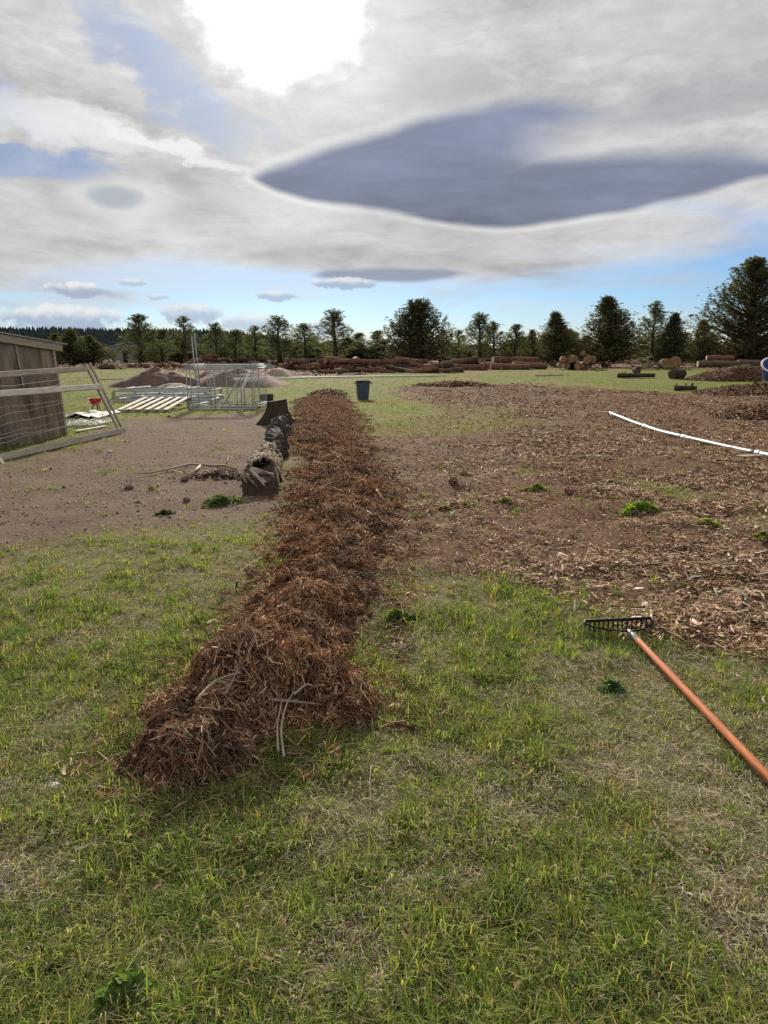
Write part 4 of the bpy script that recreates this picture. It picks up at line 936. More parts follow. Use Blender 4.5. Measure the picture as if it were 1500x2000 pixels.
# ------------------------------------------------------------------ pipes
def pipe_line():
    a, b = at(1190, 806, 0.06), at(1484, 887, 0.06); root = thing('irrigation_pipe', ((a[0] + b[0]) / 2, (a[1] + b[1]) / 2, gz((a[0] + b[0]) / 2, (a[1] + b[1]) / 2)), 'shiny aluminium irrigation pipe lying across the mulch at right', 'pipe')
    cuts = [0, 0.30, 0.56, 0.99]
    KP = [at(*p_, 0.05) for p_ in ((1190, 806), (1235, 824), (1290, 842), (1350, 857), (1420, 872), (1486, 886))]; KP.append(KP[-1] + (KP[-1] - KP[-2]) * 0.9)
    def q(s_):
        f = s_ * 5; i = min(int(f), 5); f -= i; p = KP[i] * (1 - f) + KP[i + 1] * f; p[2] = hbase(p[0], p[1]) + 0.042 + 0.004 * math.sin(s_ * 13); return p
    for i in range(3):
        ss = np.linspace(cuts[i] + 0.004, cuts[i + 1] - 0.004, 12)
        put('pipe_section', *tube([q(s_) for s_ in ss], 0.046, 16), M['alu'], root, True)
    for s_ in cuts[1:]:
        put('coupling', *tube([q(s_ - 0.012), q(s_ - 0.006), q(s_), q(s_ + 0.006), q(s_ + 0.012)], [0.050, 0.058, 0.054, 0.058, 0.050], 16), M['ferrule'], root, True)
    put('pipe_section', *tube([q(0.995), q(1.08), q(1.25)], 0.046, 16), M['alu'], root, True)
    c0 = at(1442, 897); c1 = at(1520, 893); c0[2] = gz(*c0[:2]) + 0.025; c1[2] = gz(*c1[:2]) + 0.025
    o = put('support_board', *beam(c0, c1, 0.14, 0.04), M['greywood'], base=(c0 + c1) / 2 - (0, 0, 0.03)); tag(o, 'grey board lying under the near pipe coupling at right', 'board')
    c0 = at(1168, 811); c1 = at(1208, 809); c0[2] = gz(*c0[:2]) + 0.03; c1[2] = gz(*c1[:2]) + 0.03
    o = put('support_board', *beam(c0, c1, 0.12, 0.05), M['greywood'], base=(c0 + c1) / 2 - (0, 0, 0.03)); tag(o, 'short board under the far end of the aluminium pipe', 'board')
    # lumps of mulch that partly cover the pipe are in the field relief; two clods sit on it
    # long thin pipes on the far grass
    for pts, lab in ((((505, 743), (600, 739), (740, 737), (872, 735)), 'long thin pale pipe lying across the far grass behind the trash can'), (((672, 732), (712, 731)), 'short pale pole on the debris behind the trash can'),
                     (((1045, 735), (1100, 734)), 'thin dark pole on green grass before the stacked logs'), (((190, 742), (285, 741)), 'pale pipe on the bright grass before the far shed')):
        pp = [at(*p_) for p_ in pts]; pp2 = [np.array([p_[0], p_[1], gz(p_[0], p_[1]) + 0.05]) for p_ in pp]
        o = put('pole', *tube(pp2, 0.038, 8), M['wire'] if 'dark' in lab else M['white'] if 'long' in lab else M['palewood'], base=pp2[0] - (0, 0, 0.05), smooth=True); tag(o, lab, 'pipe' if 'pipe' in lab else 'pole')
pipe_line()

# ------------------------------------------------------------------ trash can and tub
def lathe(cx, cy, z, prof, n=28, sq=0.0, ang=0.0):
    V = []; Fc = []
    for r_, h_ in prof:
        for k in range(n):
            a = 2 * math.pi * k / n + ang; V.append((cx + r_ * math.cos(a), cy + r_ * math.sin(a), z + h_))
    for i in range(len(prof) - 1):
        for k in range(n): Fc.append((i * n + k, i * n + (k + 1) % n, (i + 1) * n + (k + 1) % n, (i + 1) * n + k))
    return V, Fc
def can():
    p = at(709, 780); z = gz(p[0], p[1]); x, y = p[0], p[1]
    root = thing('trash_can', (x, y, z), 'blue-grey plastic trash can without lid standing on the grass', 'trash can')
    k = 0.64 / 0.70
    V, Fc = lathe(x, y, z, [(r_ * k, h_ * k) for r_, h_ in ((0.20, 0.0), (0.205, 0.01), (0.255, 0.63), (0.262, 0.66), (0.262, 0.70), (0.25, 0.70), (0.245, 0.62), (0.19, 0.03))]); Fc.append(tuple(range(28))[::-1]); Fc.append(tuple(7 * 28 + i for i in range(28)))
    put('body', V, Fc, M['can'], root, True)
    V, Fc = lathe(x, y, z, [(r_ * k, h_ * k) for r_, h_ in ((0.266, 0.645), (0.282, 0.65), (0.286, 0.675), (0.282, 0.712), (0.262, 0.712), (0.258, 0.69))]); rim = put('rim', V, Fc, M['canrim'], root, True)
    for s in (-1, 1):
        put('handle', *tube([(x + s * 0.255, y - 0.07, z + 0.60), (x + s * 0.292, y - 0.06, z + 0.57), (x + s * 0.300, y, z + 0.545), (x + s * 0.292, y + 0.06, z + 0.57), (x + s * 0.255, y + 0.07, z + 0.60)], 0.02, 8), M['canrim'], rim, True)
    for i in range(10):
        a = 6.283 * i / 10 + 0.2
        put('rib', *beam((x + 0.190 * math.cos(a), y + 0.190 * math.sin(a), z + 0.03), (x + 0.237 * math.cos(a), y + 0.237 * math.sin(a), z + 0.57), 0.016, 0.016, (math.cos(a), math.sin(a), 0)), M['can'], root)
can()
def tub():
    p = at(1498, 752); z = gz(p[0], p[1]); x, y = p[0] + 0.06, p[1]
    root = thing('plastic_tub', (x, y, z), 'blue tub with a pale rim tipped towards the viewer at the right edge', 'tub')
    import mathutils
    Rm = mathutils.Matrix.Rotation(R(38), 3, 'X') @ mathutils.Matrix.Rotation(R(-8), 3, 'Y')
    def tr(V): 
        V = [Rm @ Vector((v[0] - x, v[1] - y, v[2] - z)) for v in V]
        return [(v.x + x, v.y + y, v.z + z) for v in V]
    k = y / 24
    V, Fc = lathe(x, y, z + 0.30 * k, [(0.22 * k, 0), (0.34 * k, 0.48 * k), (0.325 * k, 0.48 * k), (0.205 * k, 0.02)], 26); Fc.append(tuple(range(26))[::-1]); Fc.append(tuple(3 * 26 + i for i in range(26)))
    put('shell', tr(V), Fc, M['blue'], root, True)
    V, Fc = lathe(x, y, z + 0.30 * k, [(0.335 * k, 0.455 * k), (0.372 * k, 0.465 * k), (0.378 * k, 0.49 * k), (0.36 * k, 0.507 * k), (0.325 * k, 0.495 * k)], 26); put('rim', tr(V), Fc, M['white'], root, True)
    for s in (-1, 1):
        put('leg', *tube([(x + s * 0.16, y + 0.10, z + 0.42), (x + s * 0.2, y + 0.05, z - 0.01)], 0.025, 8), M['galv'], root, True)
    put('leg', *tube([(x, y + 0.0, z + 0.40), (x, y + 0.35, z - 0.01)], 0.025, 8), M['galv'], root, True)
tub()

# ------------------------------------------------------------------ stump row
def stump():
    p = at(540, 829); x, y = p[0], p[1]; z = gz(x, y); n = 40; g = np.random.default_rng(12)
    root = thing('tree_stump', (x, y, z), 'dark upright stump with flared roots at the far end of the log row', 'stump')
    V = []; Fc = []; m = 12; ph = g.random(3) * 6
    for j in range(m):
        f = j / (m - 1)
        for k in range(n):
            a = 6.283 * k / n
            fl = (1 - f) ** 2.4; r_ = 0.205 + 0.05 * (1 - f) + fl * (0.13 + 0.08 * math.sin(4 * a + 0.6) + 0.05 * math.sin(7 * a + 2)) + 0.012 * math.sin(9 * a + ph[0] + 2 * f) + 0.008 * g.random()
            V.append((x + r_ * math.cos(a) + 0.03 * f, y + r_ * math.sin(a), z - 0.03 + 0.56 * f + (0.03 * math.cos(a) * f)))
    for j in range(m - 1):
        for k in range(n): Fc.append((j * n + k, j * n + (k + 1) % n, (j + 1) * n + (k + 1) % n, (j + 1) * n + k))
    put('trunk', V, Fc, M['darkbark'], root, True)
    top = np.array(V[-n:]); c0 = top.mean(0) + (0, 0, 0.012)
    put('cut_top', np.vstack([top * 0.98 + c0 * 0.02 + (0, 0, 0.002), [c0]]), [(k, (k + 1) % n, n) for k in range(n)], M['rotwood'], root)
    for a, l in ((3.5, 0.16), (2.7, 0.14), (-0.4, 0.24), (4.6, 0.25)):
        e = np.array([math.cos(a), math.sin(a), 0]); pts = [np.array([x, y, z + 0.10]) + e * 0.26, np.array([x, y, z + 0.06]) + e * (0.26 + l * 0.5), np.array([x, y, z - 0.01]) + e * (0.26 + l)]
        put('root', *tube(pts, [0.08, 0.05, 0.015], 8), M['darkbark'], root, True)
stump()
def log_row():
    # weathered sections between the stump and the hollow log
    pts = [(548, 842), (541, 858), (538, 878), (533, 902)]
    labs = ['lichen-grey gnarled log piece lying against the dark stump', 'dark grey log round second from the stump', 'dark burnt log round third from the stump']
    for i in range(3):
        a, b = at(*pts[i]), at(*pts[i + 1]); r_ = (0.165, 0.125, 0.15)[i]; o_ = (0.03, -0.05, 0.045)[i]; a[0] += o_; b[0] += o_ * 0.4
        for q in (a, b): q[2] = gz(q[0], q[1]) + r_ * 0.80
        g = np.random.default_rng(30 + i); n, m = 26, 22; V = []; Fc = []; t = nrm(b - a); s = nrm(np.cross(t, (0, 0, 1))); u = np.cross(s, t)
        L = np.linalg.norm(b - a) * (0.90, 0.86, 0.9)[i]
        for j in range(m):
            f = j / (m - 1); rr = r_ * (1 + 0.10 * math.sin(f * 17 + i) + 0.10 * math.sin(f * 7.3 + 2 * i)) * (1 if 0 < j < m - 1 else 0.85)
            for k in range(n):
                an = 6.283 * k / n; w_ = 1 + 0.12 * math.sin(3 * an + f * 9 + i) + 0.85 * (float(fbm(k * 0.6, j * 1.1, 1.0, 5 + i)) - 0.5) + 0.16 * (g.random() - 0.5)
                V.append(a + t * L * f + rr * w_ * (math.cos(an) * s + math.sin(an) * u))
        for j in range(m - 1):
            for k in range(n): Fc.append((j * n + k, j * n + (k + 1) % n, (j + 1) * n + (k + 1) % n, (j + 1) * n + k))
        lo = np.array(V).min(0)[2]
        root = thing('log_piece', ((a[0] + b[0]) / 2, (a[1] + b[1]) / 2, lo), labs[i], 'log', 'log pieces lined up beside the windrow')
        put('bark', V, Fc, M['lichen'] if i < 2 else M['darkbark'], root, False)
        Vn = np.array(V)
        for ring, sg in ((Vn[:n], -1), (Vn[-n:], 1)):
            c0 = ring.mean(0) + t * sg * 0.01
            put('broken_end', np.vstack([ring, [c0]]), [((k + 1) % n, k, n) if sg < 0 else (k, (k + 1) % n, n) for k in range(n)], M['rotwood'], root)
log_row()
def hollow():
    # bleached rotten log, open at the near end
    a, b = at(507, 966), at(522, 906); a[2] = gz(*a[:2]); b[2] = gz(*b[:2])
    t = nrm(np.array([b[0] - a[0], b[1] - a[1], 0])); s = np.array([t[1], -t[0], 0]); u = np.array([0, 0, 1.0]); L = np.linalg.norm(b - a)
    root = thing('hollow_log', a, 'bleached hollow rotten log with splintered dark near end', 'log'); g = np.random.default_rng(77)
    n, m = 64, 56
    def shell(r0, amp, off, lo=0.0, hi=1.0):
        V = []
        for j in range(m):
            f = lo + (hi - lo) * j / (m - 1); w = 0.195 + 0.03 * math.sin(f * 5 + 1); hgt = 0.245 + 0.05 * math.sin(f * 6.0) + 0.035 * math.sin(f * 13 + 1)
            for k in range(n):
                an = math.pi * (-0.06 + 1.12 * k / (n - 1)); q = r0 * (1 + amp * (math.sin(4 * an + 8 * f) * 0.5 + (float(fbm(k * 0.5, j * 0.55, 1.0, 7 + off, 3)) - 0.5) * 4.2))
                V.append(a + t * L * f + s * w * q * math.cos(an) + u * (hgt * q * math.sin(an) + 0.01))
        return V
    Fq = [(j * n + k, j * n + k + 1, (j + 1) * n + k + 1, (j + 1) * n + k) for j in range(m - 1) for k in range(n - 1)]
    # the crust is ragged: leave rotten holes out
    out = shell(1.0, 0.10, 0, 0.26, 1.0)
    keep = [f for i, f in enumerate(Fq) if not (float(vnoise((i % (n - 1)) * 0.35, (i // (n - 1)) * 0.4, 1.0, 19)) > 0.74 or ((i // (n - 1)) < 9 * float(vnoise(i % (n - 1), 3, 0.25, 5))))]
    o = put('bleached_crust', out, keep, M['bleach'], root, True)
    sm = o.modifiers.new('thickness', 'SOLIDIFY'); sm.thickness = 0.022; sm.offset = -1
    put('rotten_core', shell(0.80, 0.06, 5, 0.34, 0.99), Fq, M['rotwood'], root, True)
    # solid lower block at the near end
    V, Fc, caps = rough_log(a + u * 0.10 - t * 0.02, a + t * L * 0.55 + u * 0.10, 0.185, 0.19, 18, 9, 0.10, 3)
    V = [np.array(v) for v in V]; V = [np.array([v[0], v[1], min(max(v[2], a[2] - 0.01), a[2] + 0.17 + 0.05 * math.sin(i * 1.3))]) for i, v in enumerate(V)]
    put('split_block', V, Fc + [caps[0][::-1], caps[1]], M['rotwood'], root)
    for (o0, o1, w_, mt) in (((-0.17, -0.03, 0.24), (-0.02, -0.05, 0.09), 0.030, 'bleach'), ((-0.10, 0.02, 0.27), (0.06, -0.05, 0.10), 0.036, 'twigpale'), ((-0.19, 0.06, 0.22), (-0.13, -0.04, 0.13), 0.04, 'bleach'), ((0.17, 0.1, 0.22), (0.19, 0.02, 0.03), 0.035, 'rotwood'), ((-0.05, 0.05, 0.20), (0.18, 0.04, 0.19), 0.045, 'rotwood')):
        A_ = a + s * o0[0] + t * o0[1] + u * o0[2]; B_ = a + s * o1[0] + t * o1[1] + u * o1[2]
        mid = (A_ + B_) / 2 + u * 0.012
        put('splinter', *tube([A_, mid, B_], [w_ * 0.35, w_ * 0.55, w_ * 0.2], 5), M[mt], root)
hollow()
def small_debris():
    g = np.random.default_rng(91)
    # small bleached chunk and pale splinter beside the stump
    p = at(520, 783); V, Fc, caps = rough_log((p[0] - 0.22, p[1], gz(*p[:2]) + 0.09), (p[0] + 0.22, p[1] + 0.1, gz(*p[:2]) + 0.10), 0.10, 0.13, 10, 6, 0.2, 4)
    o = put('wood_chunk', V, Fc + [caps[0][::-1], caps[1]], M['darkbark'], base=(p[0], p[1], gz(*p[:2]))); tag(o, 'short dark wood chunk on the grass just behind the stump', 'wood chunk')
    # forked branch on bare soil
    px = [(262, 926), (292, 927), (330, 918), (372, 910), (410, 911), (440, 912), (462, 920)]
    base = at(380, 915); root = thing('fallen_branch', (base[0], base[1], gz(*base[:2])), 'thin pale forked branch lying on bare soil left of the hollow log', 'branch')
    def line(pp, lift): 
        r_ = []
        for i, q in enumerate(pp): w = at(q[0], q[1], lift); r_.append(np.array([w[0], w[1], gz(w[0], w[1]) + lift + 0.012]))
        return r_
    put('stem', *tube(line(px, 0.02), [0.006, 0.009, 0.012, 0.015, 0.017, 0.016, 0.013], 7), M['twig'], root, True)
    put('fork', *tube(line([(392, 911), (384, 920), (368, 928), (358, 926), (342, 921)], 0.015), [0.015, 0.015, 0.012, 0.008, 0.004], 7), M['twigpale'], root, True)
    put('twig', *tube(line([(440, 912), (444, 902), (446, 892)], 0.03), [0.006, 0.005, 0.003], 5), M['twig'], root, True)
    # little heap of rubbish bark by the log
    c0 = at(425, 932); V = []; n = 420; q = g.normal(0, 1, (n, 2)); x = c0[0] + q[:, 0] * 0.20; y = c0[1] + q[:, 1] * 0.14
    hh = 0.09 * np.exp(-(q ** 2).sum(1) * 0.9)
    root = thing('bark_heap', (c0[0], c0[1], gz(*c0[:2])), 'small heap of bark and twigs beside the hollow log', 'debris heap')
    VV = strips(np.stack([x, y, gh(x, y) + hh * g.random(n) + 0.01], 1), 0.04 + 0.12 * g.random(n), 0.01 + 0.02 * g.random(n), g.random(n) * 6.28, g.normal(0, 0.3, n), g.normal(0, 0.6, n), g.normal(0.05, 0.1, n), g.normal(0, 0.1, n))
    tag(bulk('bark_flakes', VV, STRIP, pick([(0.10, 0.065, 0.048), (0.18, 0.125, 0.095), (0.055, 0.036, 0.028), (0.28, 0.21, 0.16)], n, g=g), M['chips'], root), kind='stuff')
    core = [(c0[0] + 0.24 * math.cos(k) * f, c0[1] + 0.17 * math.sin(k) * f, gz(c0[0], c0[1]) - 0.01 + 0.08 * (1 - f * f)) for f in (0.15, 0.5, 1.0) for k in np.linspace(0, 6.283, 12, endpoint=False)]
    put('core', core, [(i * 12 + (k + 1) % 12, i * 12 + k, (i + 1) * 12 + k, (i + 1) * 12 + (k + 1) % 12) for i in range(2) for k in range(12)] + [tuple(range(12))], M['soil'], root)
    def clod(px, py, r_, name, label, mt, cat, group=None, seed=0, flat=0.65):
        c = at(px, py); z = gz(*c[:2]); gg = np.random.default_rng(seed); V = []; Fc = []
        for i in range(5):
            th = math.pi * i / 4 * 0.98 + 0.02
            for k in range(9):
                a = 6.283 * k / 9; q = r_ * (0.8 + 0.4 * gg.random()); V.append((c[0] + q * math.sin(th) * math.cos(a), c[1] + q * math.sin(th) * math.sin(a), z + r_ * flat * 0.6 + q * flat * math.cos(th)))
        for i in range(4):
            for k in range(9): Fc.append((i * 9 + k, (i + 1) * 9 + k, (i + 1) * 9 + (k + 1) % 9, i * 9 + (k + 1) % 9))
        Fc.append(tuple(range(9))); Fc.append(tuple(36 + k for k in range(9))[::-1])
        return tag(put(name, V, Fc, M[mt], base=(c[0], c[1], z)), label, cat, group)
    clod(215, 884, 0.05, 'stone', 'white stone on bare soil in front of the wire panel', 'rock', 'stone', seed=1)
    clod(253, 954, 0.05, 'soil_clod', 'large dark clod on bare soil at left', 'soil', 'clod', seed=2); clod(296, 957, 0.038, 'bark_lump', 'reddish bark lump on bare soil right of the dark clod', 'logbark', 'bark lump', seed=3)
    clod(361, 938, 0.05, 'soil_clod', 'dark clod under the forked branch', 'soil', 'clod', seed=5)
    clod(1420, 1008, 0.055, 'pine_cone', 'dark reddish cone lying in mulch at right', 'logbark', 'pine cone', seed=6, flat=0.9)
    clod(105, 1543, 0.022, 'stone', 'small pale stone in grass left of the near heap', 'rock', 'stone', seed=7); clod(1150, 1855, 0.012, 'wood_chip', 'single pale wood chip in the nearest grass', 'cutpale', 'wood chip', seed=8, flat=0.4)
    for i in range(46):
        px, py = g.uniform(0, 520), g.uniform(835, 1040)
        w = at(px, py)
        if m_dirt(np.array([w[0]]), np.array([w[1]]))[0] < 0.7: continue
        clod(px, py, g.uniform(0.008, 0.022), 'soil_clod', 'small crumbly soil clod scattered on the bare ground at left', 'soilpale' if g.random() < 0.5 else 'soil', 'clod', 'small clods on the bare soil', 100 + i)
    for i, (px, py, r_) in enumerate(((330, 815, 0.05), (365, 980, 0.04), (905, 928, 0.05), (1110, 968, 0.06), (885, 948, 0.06), (1000, 890, 0.05))):
        clod(px, py, r_, 'soil_clod', ('clod at the grass edge below the pallet', 'brown clod left of the dark leafy weed', 'clod in mulch below the weed-free strip', 'dark bark lump right of the low weed', 'dark lump of wet mulch beside the windrow', 'lump in mid-field mulch')[i], 'logbark', 'clod', None, 300 + i)
    # sticks on the near heap and field
    def stick(pp, r_, label, mt='twig', group=None, lift=0.02, on=True, end=0.4):
        pts = []
        for q in pp:
            w = at_b(q[0], q[1]); pts.append(np.array([w[0], w[1], bz(w[0], w[1]) + lift]))
        m = len(pts); P2 = []
        for i in range(m - 1):
            for f in np.linspace(0, 1, 4, endpoint=False): P2.append(pts[i] * (1 - f) + pts[i + 1] * f)
        P2.append(pts[-1]); P2 = np.array(P2); P2[1:-1] = (P2[:-2] + 2 * P2[1:-1] + P2[2:]) / 4; P2[1:-1] = (P2[:-2] + 2 * P2[1:-1] + P2[2:]) / 4
        for k in range(len(P2)): P2[k, 2] = max(P2[k, 2], bz(P2[k, 0], P2[k, 1]) + lift * 0.6)
        o = put('stick', *tube(P2, np.linspace(r_ * 0.62, r_ * 0.62 * end, len(P2)), 7), M[mt], base=P2.mean(0) - (0, 0, lift), smooth=True); return tag(o, label, 'stick', group)
    h = 0.2
    stick([(555, 1498, 0.02), (548, 1440, 0.1), (560, 1395, 0.16), (575, 1370, h)], 0.0085, 'pale peeled stick standing curved on the near heap, right of its twin', 'twigpale', lift=0.035)
    stick([(544, 1485, 0.03), (541, 1435, 0.1), (552, 1390, 0.16)], 0.0075, 'pale peeled stick curved on the near heap, left of its twin', 'twigpale', lift=0.035)
    stick([(530, 1392, h), (575, 1390, h), (625, 1396, 0.15)], 0.013, 'grey twig lying level across the near heap', lift=0.04)
    stick([(575, 1378, h), (600, 1355, h), (612, 1362, h)], 0.009, 'hooked pale twig above the peeled sticks', 'twigpale', lift=0.04)
    stick([(385, 1390, h), (420, 1355, h), (470, 1335, h)], 0.012, 'broad tan splinter slanting over the heap top', 'twigpale', lift=0.045)
    stick([(440, 1385, h), (452, 1360, h), (465, 1335, h)], 0.009, 'brown flat splinter on the heap top beside the tan one', lift=0.045)
    stick([(392, 1418, h), (412, 1458, 0.15), (420, 1490, 0.1)], 0.004, 'thin dark twig hanging down the heap front', lift=0.035)
    stick([(0, 1440), (60, 1432), (160, 1430), (225, 1425, 0.05)], 0.004, 'long thin straw-pale stalk pointing left from the heap', 'twigpale', lift=0.03)
    stick([(180, 1515), (222, 1492, 0.05), (255, 1480, 0.1)], 0.006, 'dark twig poking out of the heap at its left foot', lift=0.03)
    stick([(465, 1130), (490, 1108), (512, 1098)], 0.007, 'curved pale stick at the left edge of the windrow', 'twigpale', lift=0.03)
    stick([(735, 968, 0.1), (748, 985, 0.1)], 0.010, 'pale short stick leaning in the windrow lump', 'twigpale', lift=0.06)
    stick([(717, 1008, 0.08), (745, 1028, 0.06), (768, 1042)], 0.007, 'thin stick sloping down the windrow lump', 'twigpale', lift=0.05)
    stick([(620, 965, 0.1), (650, 953, 0.1), (668, 950, 0.1)], 0.006, 'curved thin stick on the windrow middle', 'twig', lift=0.05)
    stick([(612, 911, 0.1), (635, 912, 0.1), (657, 912, 0.1)], 0.008, 'level pale stick lying across the far windrow', 'twigpale', lift=0.05)
    stick([(725, 1512), (722, 1545), (725, 1590)], 0.0022, 'upright thin dry stalk in grass right of the heap', 'twigpale', lift=0.03)
    stick([(790, 1905), (850, 1925), (920, 1965)], 0.0016, 'long thin straw lying in the nearest grass', 'twigpale', lift=0.03)
    stick([(235, 1950), (262, 1905), (290, 1865)], 0.0018, 'thin pale straw slanting over the deep green plant', 'twigpale', lift=0.04)
    stick([(1320, 1680), (1345, 1700), (1375, 1720)], 0.004, 'short pale splinter in the grass below the rake handle', 'twigpale', lift=0.02)
    stick([(1090, 1088), (1105, 1100), (1122, 1110)], 0.006, 'pale short splinter in mulch above the rake', 'twigpale', lift=0.02)
    stick([(1310, 1080), (1340, 1070), (1365, 1062)], 0.009, 'long pale splinter in coarse mulch at right', 'twigpale', lift=0.03)
small_debris()

# ------------------------------------------------------------------ soil and mulch mounds
def mound(name, px, py, rx, ry, h, label, mt='soil', cat='mound', seed=0, chips=0, cc=None):
    c0 = at(px, py); z0 = gz(*c0[:2]); n, m = 48, 20; V = []; Fc = []
    for j in range(m):
        f = j / (m - 1)
        for k in range(n):
            a = 6.283 * k / n; lob = 1 + 0.18 * math.sin(2 * a + seed) + 0.10 * math.sin(5 * a + 2 * seed)
            x = c0[0] + rx * f * lob * math.cos(a); y = c0[1] + ry * f * lob * math.sin(a)
            z = gz(x, y) - 0.03 * f + h * ((1 - f ** 1.6) * (0.75 + 0.55 * (float(fbm(x, y, 1.1, seed)) - 0.3)) + 0.22 * (float(fbm(x, y, 3.4, seed + 5)) - 0.5) * (1 - f))
            V.append((x, y, z))
    for j in range(m - 1):
        for k in range(n): Fc.append((j * n + k, (j + 1) * n + k, (j + 1) * n + (k + 1) % n, j * n + (k + 1) % n))
    root = thing(name, (c0[0], c0[1], z0), label, cat)
    put('core', V, Fc, M[mt], root, True)
    if chips:
        g = np.random.default_rng(seed + 500); q = np.sqrt(g.random(chips)); a = g.random(chips) * 6.283; lob = 1 + 0.18 * np.sin(2 * a + seed) + 0.10 * np.sin(5 * a + 2 * seed)
        x = c0[0] + rx * q * lob * np.cos(a); y = c0[1] + ry * q * lob * np.sin(a)
        z = gh(x, y) + h * ((1 - q ** 1.6) * (0.75 + 0.55 * (fbm(x, y, 1.1, seed) - 0.3)) + 0.22 * (fbm(x, y, 3.4, seed + 5) - 0.5) * (1 - q)) + 0.02
        VV = strips(np.stack([x, y, z], 1), 0.10 + 0.22 * g.random(chips) ** 2, 0.015 + 0.03 * g.random(chips), g.random(chips) * 6.28, g.normal(0, 0.3, chips), g.normal(0, 0.5, chips), g.normal(0.05, 0.08, chips), g.normal(0, 0.1, chips))
        tag(bulk('bark_shred', VV, STRIP, pick(cc or [(0.19, 0.10, 0.055), (0.28, 0.17, 0.10), (0.10, 0.055, 0.035), (0.36, 0.26, 0.17)], chips, g=g), M['chips'], root), kind='stuff')
mound('dirt_mound', 315, 752, 1.9, 2.2, 0.80, 'broad dark soil mound on grass behind the pallet', 'soil', seed=1)
mound('dirt_mound', 345, 762, 0.9, 1.2, 0.35, 'low pale soil mound at the foot of the dark one', 'soilpale', seed=2)
mound('dirt_mound', 455, 750, 2.6, 2.4, 0.78, 'dark soil mound behind the kennel frame', 'soil', seed=3)
mound('dirt_mound', 545, 733, 1.3, 1.2, 0.42, 'small tan soil mound right of the kennel frame', 'soilpale', seed=4)
mound('mulch_mound', 640, 771, 0.85, 0.8, 0.20, 'small dark mulch mound at the far end of the windrow', 'berm', seed=5, chips=500, cat='mulch pile')
mound('mulch_mound', 1450, 742, 3.0, 1.8, 0.85, 'mulch mound below the far right logs', 'berm', seed=6, chips=3000, cat='mulch pile')
mound('mulch_mound', 1478, 768, 2.3, 1.6, 0.34, 'low reddish mulch mound right of the dark log', 'berm', seed=7, chips=2600, cat='mulch pile')
mound('mulch_mound', 1500, 815, 1.3, 1.7, 0.34, 'mulch mound at the right edge behind the aluminium pipe', 'berm', seed=8, chips=2200, cat='mulch pile')
mound('mulch_mound', 890, 754, 1.6, 0.9, 0.20, 'thin reddish mulch ridge at the field edge right of the trash can', 'berm', seed=9, chips=1100, cat='mulch pile')

# ------------------------------------------------------------------ logs in the distance
def gp(px, py):
    w = at(px, py); return np.array([w[0], w[1], gz(w[0], w[1])])
def pole_branchy(px0, px1, py, r_, label, seed, bark='darkbark'):
    a, b = gp(px0, py), gp(px1, py); a[2] += r_; b[2] += r_
    o = log('fallen_log', a, b, r_, r_ * 0.8, label, 'log', None, bark, 'rotwood', seed, 0.12)
    g = np.random.default_rng(seed)
    for i in range(4):
        q = a + (b - a) * g.uniform(0.1, 0.9); put('stub', *tube([q, q + (g.normal(0, 0.05), g.normal(0, 0.05), r_ + 0.09)], [0.035, 0.02], 6), M[bark], o)
pole_branchy(1206, 1278, 738, 0.13, 'dark branchy log lying alone on the far right grass', 3)
pole_branchy(1316, 1360, 763, 0.10, 'short dark log at the edge of the mulch on the right', 4)
a = gp(1308, 740); b = gp(1333, 739); a[2] += 0.22; b[2] += 0.22
log('log_round', a + (0.1, 0, 0), b, 0.26, 0.24, 'dark rounded log chunk on grass right of the branchy log', 'log', None, 'darkbark', 'rotwood', 5, 0.14)
a = gp(1243, 729); log('log_round', a + (0, -0.2, 0.17), a + (0, 0.3, 0.17), 0.19, 0.18, 'small dark log round on grass before the grey branches', 'log', None, 'darkbark', 'rotwood', 6, 0.1)

def deck(px0, px1, py, rows, r_, depth, label, group, seed, cross=0.0, bark='logbark', cut='cut', jit=0.15, dist=None, bury=0.0):
    """logs with their sawn ends to the viewer, stacked in rows; cross = share lying broadside"""
    g = np.random.default_rng(seed); A, B = gp(px0, py), gp(px1, py); w = np.linalg.norm((B - A)[:2]); e = nrm(np.array([B[0] - A[0], B[1] - A[1], 0])); back = np.array([-e[1], e[0], 0])
    nrow = max(1, int(w / (2 * r_)))
    for k in range(rows):
        for i in range(nrow - k):
            if k == rows - 1 and rows > 1 and g.random() < 0.4: continue
            rr = r_ * g.uniform(0.6, 1.25); c0 = A + e * (2 * r_ * (i + 0.5 + 0.5 * k) + g.normal(0, 0.06)) + back * g.normal(0, 0.25)
            z = gz(c0[0], c0[1]) + r_ * 0.95 + k * r_ * 1.62 - bury
            L = depth * g.uniform(0.75, 1.15)
            if g.random() < cross:
                d = nrm(e + back * g.normal(0, 0.45) + np.array([0, 0, g.normal(0, 0.13)])); mid = c0 + back * g.uniform(-0.5, 0.6); mid[2] = z; p0, p1 = mid - d * L / 2, mid + d * L / 2
            else:
                vw = nrm(np.array([c0[0], c0[1], 0])); d = nrm(vw + e * g.normal(0, jit)); p0 = c0.copy(); p0[2] = z; p1 = p0 + d * L; p1[2] = z + g.normal(0, 0.05)
            log('log', p0, p1, rr, rr * g.uniform(0.85, 1.0), label, 'log', group, bark if g.random() < 0.75 else 'darkbark', cut, int(g.integers(1e6)), 0.07, n=10)
deck(1092, 1166, 722, 3, 0.26, 2.2, 'orange-ended sawn log in the stack before the large right juniper', 'orange-ended log stack', 11, 0.0)
deck(1284, 1312, 722, 1, 0.44, 2.2, 'big round log showing its orange sawn end beside grey branches', 'pair of big sawn logs', 12)
deck(1308, 1336, 722, 1, 0.40, 2.0, 'big round log right of the largest sawn end', 'pair of big sawn logs at right', 13)
